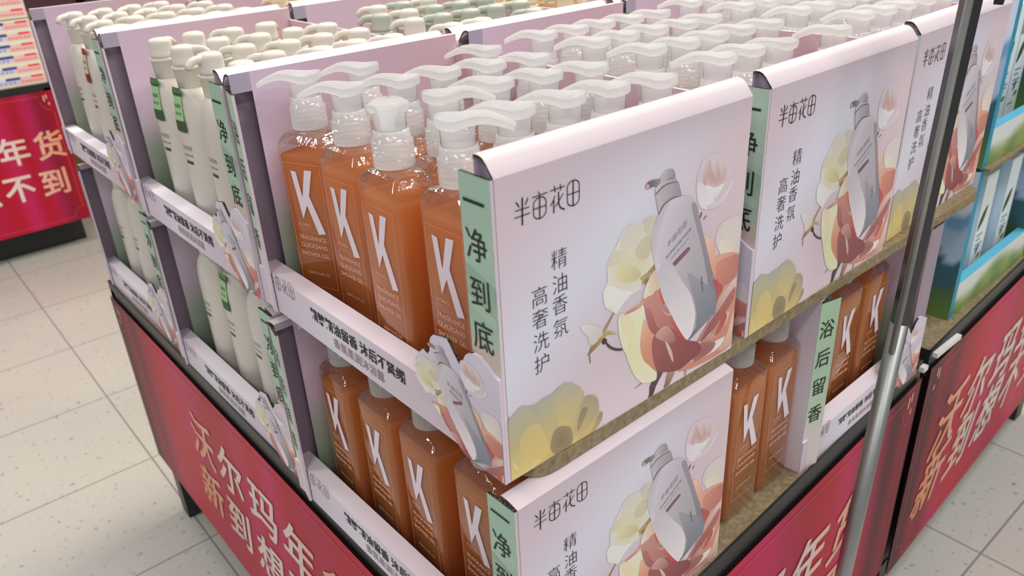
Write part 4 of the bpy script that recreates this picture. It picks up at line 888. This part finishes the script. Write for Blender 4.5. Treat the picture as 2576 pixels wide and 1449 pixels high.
# ------------------------------------------------------------------ boards, tables, banners
def slab(name, pts, z0, z1, m, parent=None):
    mb = MB(); n = len(pts)
    mb.add([(x, y, z1) for x, y in pts], [tuple(range(n))]); mb.add([(x, y, z0) for x, y in pts], [tuple(reversed(range(n)))])
    for i in range(n):
        j = (i + 1) % n
        mb.quad((pts[i][0], pts[i][1], z0), (pts[j][0], pts[j][1], z0), (pts[j][0], pts[j][1], z1), (pts[i][0], pts[i][1], z1), (1, 1, 1, 1))
    return mb.build(name, m, parent)
def rounded_poly(pts, r, n=6):
    out = []
    for i in range(len(pts)):
        p, a, b = Vector(pts[i]), Vector(pts[i - 1]), Vector(pts[(i + 1) % len(pts)])
        d1, d2 = (a - p).normalized(), (b - p).normalized()
        for k in range(n + 1):
            t = k / n
            q = (p + d1 * r) * (1 - t) ** 2 + p * 2 * t * (1 - t) + (p + d2 * r) * t ** 2
            out.append((q.x, q.y))
    return out
ub = slab('particle_board', rounded_poly([(0.020, -0.003), (0.905, 0.010), (0.905, 1.28), (0.020, 1.28)], 0.030), ZF - 0.0136, ZF - 0.0002, M_BOARD)
tag(ub, 'thin rounded particle board laid over the bottom trays, carrying the top trays', 'shelf board')

BAN_ROWS = (('沃尔玛年货', 0.0), ('新到想不到', 1.0))
def banner(mb, P, Q, z0, z1, u_text, size, row1=0.70, gap=0.29, out=0.0008, italic=0.28, dark=1.0):
    """printed skirt from P to Q (seen from outside P is on the left): curtain print and lettering"""
    P, Q = Vector((P[0], P[1], 0)), Vector((Q[0], Q[1], 0)); d = (Q - P); L = d.length; d.normalize(); nrm = Vector((d.y, -d.x, 0))
    def fold(p):
        u = (Vector((p[0], p[1], 0)) - P).dot(d); s = u / L; t = (p[2] - z0) / (z1 - z0)
        w = 0.5 + 0.5 * math.sin(u * 34 + 1.5 * t + 2.2 * math.sin(u * 9)); w2 = 0.5 + 0.5 * math.sin(u * 17 - 0.8 * t)
        c = mix((198, 26, 52), (204, 40, 100), w); c = mix(c, (168, 18, 42), 0.5 * w2)
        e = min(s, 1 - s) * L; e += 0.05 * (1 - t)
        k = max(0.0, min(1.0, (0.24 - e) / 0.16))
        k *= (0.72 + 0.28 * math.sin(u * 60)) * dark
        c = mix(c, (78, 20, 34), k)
        return ink(c, 1.0)
    nu = max(24, int(L / 0.012))
    mb.grid(tuple(P + Vector((0, 0, z0))), tuple(Q - P), (0, 0, z1 - z0), nu, 6, fold)
    mb.grid(tuple(Q - nrm * -0.0 + Vector((0, 0, z0)) - nrm * 0.003), tuple(P - Q), (0, 0, z1 - z0), 2, 1, ink((70, 30, 36), 1.0))
    hgt = z1 - z0
    for body, r in BAN_ROWS:
        zc = z0 + hgt * (row1 - gap * r)
        for k, ch in enumerate(body):
            uc = u_text + size * 1.06 * (k + 0.5) - r * size * 0.18
            edge = abs(k - 2) / 2
            def frame(u, v, uc=uc, zc=zc):
                p = P + d * (uc + u) + nrm * out; return (p.x, p.y, zc + v)
            def colr(p, uc=uc):
                e = abs((Vector((p[0], p[1], 0)) - P).dot(d) - (u_text + size * 2.65)) / (size * 2.65)
                return ink(mix((236, 220, 214), (236, 158, 118), (e - 0.35) / 0.6), 1.0)
            # heavy brush-like weight: the glyph printed over itself with small shifts
            for q, (sx_, sv_) in enumerate(((0, 0), (-0.020, 0), (0.020, 0), (0, -0.018), (0, 0.018), (-0.015, -0.014), (0.015, 0.014), (-0.015, 0.014), (0.015, -0.014))):
                def fq(u, v, sx_=sx_, sv_=sv_, q=q, frame=frame):
                    p = frame(u + sx_ * size, v + sv_ * size); return (p[0] + nrm.x * 0.00004 * q, p[1] + nrm.y * 0.00004 * q, p[2])
                put_text(mb, ch, size * 0.97, fq, colr, bold=0.0, shear=italic, sx=0.95)
    line = ink((214, 96, 96), 1.0)
    def ln(u0, v0, u1, v1, w=0.0016):
        a = P + d * u0 + nrm * 0.0006; b = P + d * u1 + nrm * 0.0006
        if abs(u1 - u0) > abs(v1 - v0): q = [(a.x, a.y, v0 - w / 2), (b.x, b.y, v1 - w / 2), (b.x, b.y, v1 + w / 2), (a.x, a.y, v0 + w / 2)]
        else:
            a2 = a + d * w; b2 = b + d * w; q = [(a.x, a.y, v0), (a2.x, a2.y, v0), (b2.x, b2.y, v1), (b.x, b.y, v1)]
        mb.quad(*q, line)
    m_ = 0.018
    ln(0.055, z0 + m_, L - 0.055, z0 + m_); ln(0.055, z1 - m_, L - 0.055, z1 - m_)
    ln(m_, z0 + 0.055, m_, z1 - 0.085); ln(L - m_, z0 + 0.055, L - m_, z1 - 0.085)
    for su in (0, 1):          # notched corners and small dashes of the printed border
        for sv in (0, 1):
            cu = m_ + 0.004 if su == 0 else L - m_ - 0.004; cv = z0 + m_ if sv == 0 else z1 - m_ - 0.020
            pts = [(cu + 0.034 * math.cos(a) * (1 if su == 0 else -1), cv + 0.034 * math.sin(a) * (1 if sv == 0 else -1) * 1.1) for a in [math.pi / 2 * k / 6 for k in range(7)]]
            for (ua, va), (ub_, vb) in zip(pts[:-1], pts[1:]): ln(ua, va, ub_, vb, 0.0015)
            if sv == 1:
                for du, dv, hh in ((0.010, 0.016, 0.016), (0.020, 0.010, 0.022), (0.006, -0.012, 0.010)):
                    a = P + d * (cu + du * (1 if su == 0 else -1)) + nrm * 0.0006; a2 = a + d * 0.005
                    mb.quad((a.x, a.y, cv + dv - hh / 2), (a2.x, a2.y, cv + dv - hh / 2), (a2.x, a2.y, cv + dv + hh / 2), (a.x, a.y, cv + dv + hh / 2), ink((236, 176, 150), 1.0))

def make_table(name, label, pts, ztop, zb0, left=None, front=None, legs=True, skirt_dark=False, clip_at=None):
    """pts: corners near-left, near-right, far-right, far-left"""
    root = thing(name, label, 'table', (0, 0, 0))
    slab('table_board', [(p[0] + (0.004 if i in (0, 3) else -0.004), p[1] + (0.004 if i < 2 else -0.004)) for i, p in enumerate(pts)], ztop - 0.016, ztop - 0.0004, M_BOARD, root)
    mb = MB(); n = 4
    for i in range(n):
        a, b = Vector(pts[i] + (0,)), Vector(pts[(i + 1) % n] + (0,)); d = (b - a).normalized(); nn = Vector((d.y, -d.x, 0))
        q = [a - d * 0.0, b + d * 0.0, b - nn * 0.028, a - nn * 0.028]
        V = [(p.x, p.y, ztop - 0.046) for p in q] + [(p.x, p.y, ztop - 0.0175) for p in q]
        mb.add(V, [(0, 3, 2, 1), (4, 5, 6, 7), (0, 1, 5, 4), (1, 2, 6, 5), (2, 3, 7, 6), (3, 0, 4, 7)])
        # thin raised edge flush with the board
        q = [a, b, b - nn * 0.0035, a - nn * 0.0035]
        V = [(p.x, p.y, ztop - 0.0175) for p in q] + [(p.x, p.y, ztop + 0.0005) for p in q]
        mb.add(V, [(4, 5, 6, 7), (0, 1, 5, 4), (2, 3, 7, 6), (1, 2, 6, 5), (3, 0, 4, 7)])
    mb.build('table_rim', M_BLACK, root)
    cx = sum(p[0] for p in pts) / 4; cy = sum(p[1] for p in pts) / 4
    if legs:
        for i, p in enumerate(pts):
            mb = MB(); sx = 1 if p[0] < cx else -1; sy = 1 if p[1] < cy else -1
            x0, y0 = p[0] + sx * 0.010, p[1] + sy * 0.012
            mb.box(min(x0, x0 + sx * 0.04), max(x0, x0 + sx * 0.04), min(y0, y0 + sy * 0.04), max(y0, y0 + sy * 0.04), 0.0, ztop - 0.046, (1, 1, 1, 1)); mb.build('leg', M_BLACK, root)
        for i in range(4):
            a, b = Vector(pts[i] + (0,)), Vector(pts[(i + 1) % 4] + (0,)); d = (b - a).normalized(); nn = Vector((d.y, -d.x, 0))
            a = a - nn * 0.008 + d * 0.012; b = b - nn * 0.008 - d * 0.012
            q = [a, b, b - nn * 0.02, a - nn * 0.02]; mb = MB()
            V = [(p.x, p.y, zb0 - 0.018) for p in q] + [(p.x, p.y, zb0 + 0.006) for p in q]
            mb.add(V, [(0, 3, 2, 1), (4, 5, 6, 7), (0, 1, 5, 4), (1, 2, 6, 5), (2, 3, 7, 6), (3, 0, 4, 7)]); mb.build('bottom_rail', M_BLACK, root)
    if skirt_dark:
        mb = MB(); mb.box(min(p[0] for p in pts) + 0.05, max(p[0] for p in pts) - 0.02, min(p[1] for p in pts) + 0.10, max(p[1] for p in pts) - 0.05, 0, zb0 + 0.02, (1, 1, 1, 1)); mb.build('base_plinth', M_BLACK, root)
    for which in (left, front):
        if which:
            mb = MB(); banner(mb, *which[0], **which[1])
            b = mb.build('banner_skirt', M_BANNER, root); b['label'] = 'red curtain-print banner with pale lettering'
    if clip_at:
        for (x, y, z, w) in clip_at:
            mb = MB(); mb.box(x, x + w, y - 0.004, y + 0.004, z, z + 0.008, (1, 1, 1, 1)); mb.build('corner_bracket', M_WHITEPL, root)
    return root
yf = lambda x: -0.033 + 0.0605 * x
PT = [(-0.004, yf(0)), (0.838, yf(0.838)), (0.838, 1.292), (-0.004, 1.292)]
make_table('promotion_table', 'black-rimmed promotion table with red banners under the amber and ivory bottles', PT, ZL, 0.175,
           left=(((-0.009, 1.288), (-0.009, -0.030), 0.172, ZL - 0.030), dict(u_text=0.362, size=0.116, row1=0.66, gap=0.305)),
           front=(((-0.004, yf(0) - 0.005), (0.836, yf(0.836) - 0.005), 0.172, ZL - 0.030), dict(u_text=0.075, size=0.118, row1=0.63, gap=0.30)),
           clip_at=[(0.822, yf(0.83) - 0.006, ZL - 0.013, 0.014)])
PT2 = [(0.868, yf(0.868)), (1.78, 0.075), (1.76, 1.30), (0.868, 1.30)]
make_table('promotion_table', 'promotion table at right with red banner, carrying the teal trays', PT2, ZL, 0.13,
           front=(((0.870, yf(0.870) - 0.006), (1.775, 0.068), 0.13, ZL - 0.030), dict(u_text=0.085, size=0.138, row1=0.60, gap=0.27, italic=0.38)),
           clip_at=[(0.872, yf(0.875) - 0.006, ZL - 0.010, 0.085)])
PT3 = [(-1.20, 3.24), (0.355, 3.24), (0.355, 4.00), (-1.20, 4.00)]
make_table('promotion_table', 'promotion table at far left with red banner, carrying white cartons', PT3, 0.690, 0.12, legs=False, skirt_dark=True,
           front=(((-1.20, 3.236), (0.356, 3.236), 0.120, 0.662), dict(u_text=0.905, size=0.122, row1=0.615, gap=0.28, italic=0.0, dark=0.45)))

# ------------------------------------------------------------------ white cartons on the far table
def carton(name, label, x0, x1, y0, y1, z0, z1, printed, group):
    mb = MB(); wh = ink((246, 236, 214), 1.1)
    mb.box(x0, x1, y0, y1, z0, z1, wh)
    if printed:
        y = y0 - 0.0006; w = x1 - x0; h = z1 - z0
        Q = lambda a, b, c, d, cl, o=0.0: mb.quad((x0 + w * a, y - o, z0 + h * b), (x0 + w * c, y - o, z0 + h * b), (x0 + w * c, y - o, z0 + h * d), (x0 + w * a, y - o, z0 + h * d), cl)
        Q(0.05, 0.20, 0.50, 0.80, ink((206, 204, 226))); Q(0.50, 0.16, 0.985, 0.82, ink((238, 186, 186)))
        Q(0.28, 0.60, 0.54, 0.86, ink((64, 74, 140)), 0.0004); Q(0.74, 0.66, 0.95, 0.86, ink((226, 60, 60)), 0.0004)
        for k in range(5): Q(0.08 + 0.08 * k, 0.30, 0.13 + 0.08 * k, 0.52, ink((150, 152, 196)), 0.0004)
        for k in range(6): Q(0.55 + 0.068 * k, 0.30, 0.60 + 0.068 * k, 0.48, ink((226, 130, 134)), 0.0004)
    o = mb.build(name, M_PRINT); return tag(o, label, 'carton', group)
zb = 0.6906
names = ['bottom', 'second from bottom', 'third from bottom', 'fourth from bottom', 'fifth from bottom', 'sixth from bottom', 'seventh from bottom', 'topmost']
for k in range(8):
    z0 = zb + 0.0403 * k + (0.004 if k >= 6 else 0)
    carton('small_carton', 'small white carton with blue and pink print, %s of its stack' % names[k], 0.158, 0.353, 3.26, 3.46, z0, z0 + 0.0398, True, 'small white cartons in the far left stack')
mb = MB(); mb.box(-0.25, 0.154, 3.26, 3.62, zb, zb + 0.245, ink((244, 234, 212), 1.1)); mb.box(0.06, 0.148, 3.2590, 3.2594, zb + 0.01, zb + 0.05, ink((222, 50, 44)))
mb.box(0.128, 0.134, 3.2588, 3.2595, zb + 0.09, zb + 0.19, ink((214, 204, 190)))
tag(mb.build('large_carton', M_PRINT), 'large plain white carton left of the small carton stack', 'carton')
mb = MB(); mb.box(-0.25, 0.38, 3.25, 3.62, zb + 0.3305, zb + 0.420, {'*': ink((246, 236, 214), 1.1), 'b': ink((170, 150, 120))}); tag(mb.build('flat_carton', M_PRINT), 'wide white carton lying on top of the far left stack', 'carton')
# brown crate and plum boxes far behind the display
mb = MB(); mb.box(0.50, 3.2, 4.4, 5.4, 0.0, 0.80, ink((150, 96, 62), 0.9)); mb.box(0.50, 3.2, 4.4, 5.4, 0.80, 0.835, ink((196, 138, 92), 1.0))
tag(mb.build('storage_chest', M_PRINT), 'brown wooden chest far behind the left trays', 'chest')
for k in range(6):
    mb = MB(); x = 0.56 + 0.32 * k; mb.box(x, x + 0.27, 4.55, 4.85, 0.8352, 1.02, ink((84, 64, 96) if k % 2 else (104, 72, 84), 0.9))
    tag(mb.build('gift_box', M_PRINT), 'dark plum box on the brown chest, %s from the left' % ['first', 'second', 'third', 'fourth', 'fifth', 'sixth'][k], 'box', 'plum boxes on the brown chest')

# ------------------------------------------------------------------ teal trays at the right
TEAL = ink((40, 146, 178), 1.1); TEAL_D = ink((30, 104, 124), 1.0)
def c_mount(p):
    t = (p[2] % 0.264) / 0.24
    n = 0.06 * math.sin(p[0] * 150) + 0.05 * math.sin(p[0] * 67 + 1.0) + 0.05 * math.sin(p[1] * 90)
    a = (206, 222, 240)
    if t + n < 0.86: a = (120, 168, 214)
    if t + n < 0.74: a = mix((196, 216, 236), (150, 186, 222), t)
    if t + n < 0.52: a = (60, 104, 116)
    if t + n < 0.30: a = mix((110, 140, 70), (60, 100, 80), t * 3)
    return ink(a, 1.05)
def make_teal(label, x0, y0, z0, w, d, h, nlip):
    root = thing('display_tray', label, 'display tray', (x0, y0, z0), 0.03, 'teal cardboard trays')
    for nm, xa in (('side_wall', 0.0), ('side_wall', w - 0.016)):
        mb = MB()
        mb.box(xa, xa + 0.016, 0.0, d, 0, h, {'*': TEAL, 't': TEAL, 'f': TEAL}, skip='lr')
        mb.grid((xa, d, 0), (0, -d, 0), (0, 0, h), 30, 22, lambda p: c_mount((p[0], p[1], p[2])))
        mb.grid((xa + 0.016, 0, 0), (0, d, 0), (0, 0, h), 30, 22, lambda p: c_mount((p[0], p[1], p[2])))
        mb.build(nm, M_PRINT, root)
    mb = MB(); mb.grid((0.017, d - 0.005, 0), (w - 0.034, 0, 0), (0, 0, h), 40, 24, c_mount); mb.grid((w - 0.017, d - 0.001, 0), (-(w - 0.034), 0, 0), (0, 0, h), 2, 2, TEAL); mb.build('back_wall', M_PRINT, root)
    mb = MB(); mb.box(0.017, w - 0.017, 0.02, d - 0.006, 0, 0.003, TEAL_D); mb.build('tray_bottom', M_PRINT, root)
    mb = MB(); a = 0.017; b = w - 0.017
    mb.grid((a, 0.0, 0), (b - a, 0, 0), (0, 0.004, nlip), 30, 5, lambda p: ink(mix(mix((150, 166, 96), (116, 150, 90), 0.5 + 0.5 * math.sin(p[0] * 70)), (222, 230, 226), (p[2] / nlip - 0.45 + 0.2 * math.sin(p[0] * 23)) / 0.3), 1.0))
    mb.quad((a, 0.004, nlip), (b, 0.004, nlip), (b, 0.020, nlip), (a, 0.020, nlip), ink((92, 184, 214), 1.1))
    mb.quad((a, 0.020, nlip), (b, 0.020, nlip), (b, 0.020, 0.0032), (a, 0.020, 0.0032), TEAL_D); mb.build('front_lip', M_PRINT, root)
    return root
t1 = make_teal('teal mountain-print tray on the lower level at far right', 0.984, 0.045, ZL, 0.36, 0.30, 0.258, 0.055)
t2 = make_teal('teal mountain-print tray on the upper level at far right', 0.984, 0.045, ZF, 0.36, 0.30, 0.258, 0.055)
ub2 = slab('particle_board', [(0.99, 0.035), (1.75, 0.08), (1.75, 1.2), (0.99, 1.2)], ZF - 0.0046, ZF - 0.0002, M_BOARD)
tag(ub2, 'thin board carrying the upper teal tray at right', 'shelf board')
def white_box(label, x, y, z, w, h, d, yaw, band):
    root = thing('boxed_bottle', label, 'box', (x, y, z), yaw, 'white leaf-print boxes in the teal trays')
    mb = MB(); wh = ink((226, 236, 244), 1.1)
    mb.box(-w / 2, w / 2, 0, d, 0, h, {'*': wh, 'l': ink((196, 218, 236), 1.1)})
    def leaf(cx, cz, L, ang, c, wd=0.22):
        n = 9; up = []; dn = []
        for k in range(n):
            t = k / (n - 1); q = wd * L * math.sin(math.pi * t) ** 0.8
            up.append((t * L, q)); dn.append((t * L, -q))
        P = up + dn[::-1][1:-1]; ca, sa = math.cos(ang), math.sin(ang)
        mb.add([(cx + u * ca - v * sa, -0.0004, cz + u * sa + v * ca) for u, v in P], [tuple(range(len(P)))], c)
    leaf(-w * 0.40, h * 0.50, 0.052, 1.0, ink((58, 84, 44)), 0.16); leaf(-w * 0.1, h * 0.26, 0.02, 1.2, ink((70, 96, 60)))
    leaf(w * 0.05, h * 0.22, 0.018, 0.3, ink((90, 116, 76)))
    for k, (zz, ww) in enumerate(((0.44, 0.5), (0.40, 0.35), (0.35, 0.6), (0.32, 0.55), (0.15, 0.4))):
        mb.quad((-w * 0.3, -0.0004, h * zz), (-w * 0.3 + w * ww, -0.0004, h * zz), (-w * 0.3 + w * ww, -0.0004, h * (zz + 0.014)), (-w * 0.3, -0.0004, h * (zz + 0.014)), ink((120, 134, 146)))
    if band: mb.quad((-w / 2 + 0.0005, -0.0003, h * 0.74), (w / 2 - 0.0005, -0.0003, h * 0.74), (w / 2 - 0.0005, -0.0003, h * 0.98), (-w / 2 + 0.0005, -0.0003, h * 0.98), ink(band))
    mb.build('box_body', M_PRINT, root)
    return root
for j in range(5):
    white_box('white leaf-print box, lower teal tray, %s from its left wall' % ['first', 'second', 'third', 'fourth', 'fifth'][j], 1.034 + 0.058 * j, 0.076 + 0.016 * (j % 2) + 0.002 * j, ZL + 0.0035, 0.052, 0.205, 0.045, 0.03, [(186, 160, 160), (96, 150, 150), None, (96, 150, 150), None][j])
for j in range(5):
    white_box('white leaf-print box, upper teal tray, %s from its left wall' % ['first', 'second', 'third', 'fourth', 'fifth'][j], 1.034 + 0.058 * j, 0.110 + 0.002 * j, ZF + 0.0035, 0.052, 0.205, 0.045, 0.03, [None, (96, 150, 150), None, None, (96, 150, 150)][j])

# ------------------------------------------------------------------ steel pole in front of the right face
pole = thing('sign_stand', 'slim steel sign stand standing before the right face of the display', 'sign stand', (0.4245, -0.080, 0))
px = lambda z: 0.060 * z
mb = MB(); mb.tube([(px(0.012), 0, 0.012), (px(0.86), 0, 0.86)], 0.0095, 20, (1, 1, 1, 1)); mb.build('lower_tube', M_CHROME, pole)
mb = MB()
mb.tube([(px(0.83), 0, 0.83), (px(1.62), 0, 1.62)], 0.0100, 4, (1, 1, 1, 1)); mb.s = [False] * len(mb.s)
mb.build('upper_tube', M_DARKSTEEL, pole)
mb = MB(); mb.tube([(px(0.83) - 0.0112, -0.003, 0.83), (px(1.62) - 0.0112, -0.003, 1.62)], 0.0036, 10, (1, 1, 1, 1)); mb.build('side_channel', M_CHROME, pole)
mb = MB(); mb.lathe([(0.13, 0.0), (0.13, 0.006), (0.12, 0.010), (0.02, 0.014)], 36, (1, 1, 1, 1)); mb.build('base_plate', M_DARKSTEEL, pole)
mb = MB(); mb.tube([(px(1.35), 0, 1.345), (px(1.35) + 0.03, 0.002, 1.345), (px(1.35) + 0.055, 0.004, 1.335)], 0.004, 8, (1, 1, 1, 1)); mb.build('sign_arm', M_DARKSTEEL, pole)
# black toothed clip hanging from the arm
mb = MB(); cx = px(1.35) + 0.052
zt, ztip = 1.338, 1.172
n = 26; L = []; Rr = []
for k in range(n + 1):
    t = k / n; z = zt + (ztip - zt) * t; w = 0.0085 * (1 - 0.25 * t) * (1.0 if t < 0.88 else max(0.25, (1 - t) / 0.12))
    x = cx + 0.004 * math.sin(t * 2.5)
    L.append((x - w * 0.8, z)); Rr.append((x + w + (0.0012 if k % 2 else 0), z))
P = L + Rr[::-1]; n = len(P)
mb.add([(x, -0.004, z) for x, z in P], [tuple(range(n))]); mb.add([(x, 0.004, z) for x, z in P], [tuple(reversed(range(n)))])
for i in range(n):
    j = (i + 1) % n; mb.quad((P[i][0], -0.004, P[i][1]), (P[i][0], 0.004, P[i][1]), (P[j][0], 0.004, P[j][1]), (P[j][0], -0.004, P[j][1]), (1, 1, 1, 1))
mb.build('sign_clip', M_PLASTIC, pole)

# ------------------------------------------------------------------ floor
mb = MB(); mb.quad((-6, -5, 0), (9, -5, 0), (9, 12, 0), (-6, 12, 0), (1, 1, 1, 1))
tag(mb.build('floor', M_FLOOR), kind='structure')

mb = MB(); mb.quad((-6, -5, 3.7), (-6, 12, 3.7), (9, 12, 3.7), (9, -5, 3.7), ink((232, 232, 230), 1.0)); tag(mb.build('ceiling', M_PRINT), kind='structure')
mb = MB(); mb.quad((-6, 12, 0), (9, 12, 0), (9, 12, 3.7), (-6, 12, 3.7), ink((206, 200, 196), 1.0)); tag(mb.build('wall_back', M_PRINT), kind='structure')
mb = MB(); mb.quad((9, 12, 0), (9, -5, 0), (9, -5, 3.7), (9, 12, 3.7), ink((206, 200, 196), 1.0)); tag(mb.build('wall_right', M_PRINT), kind='structure')
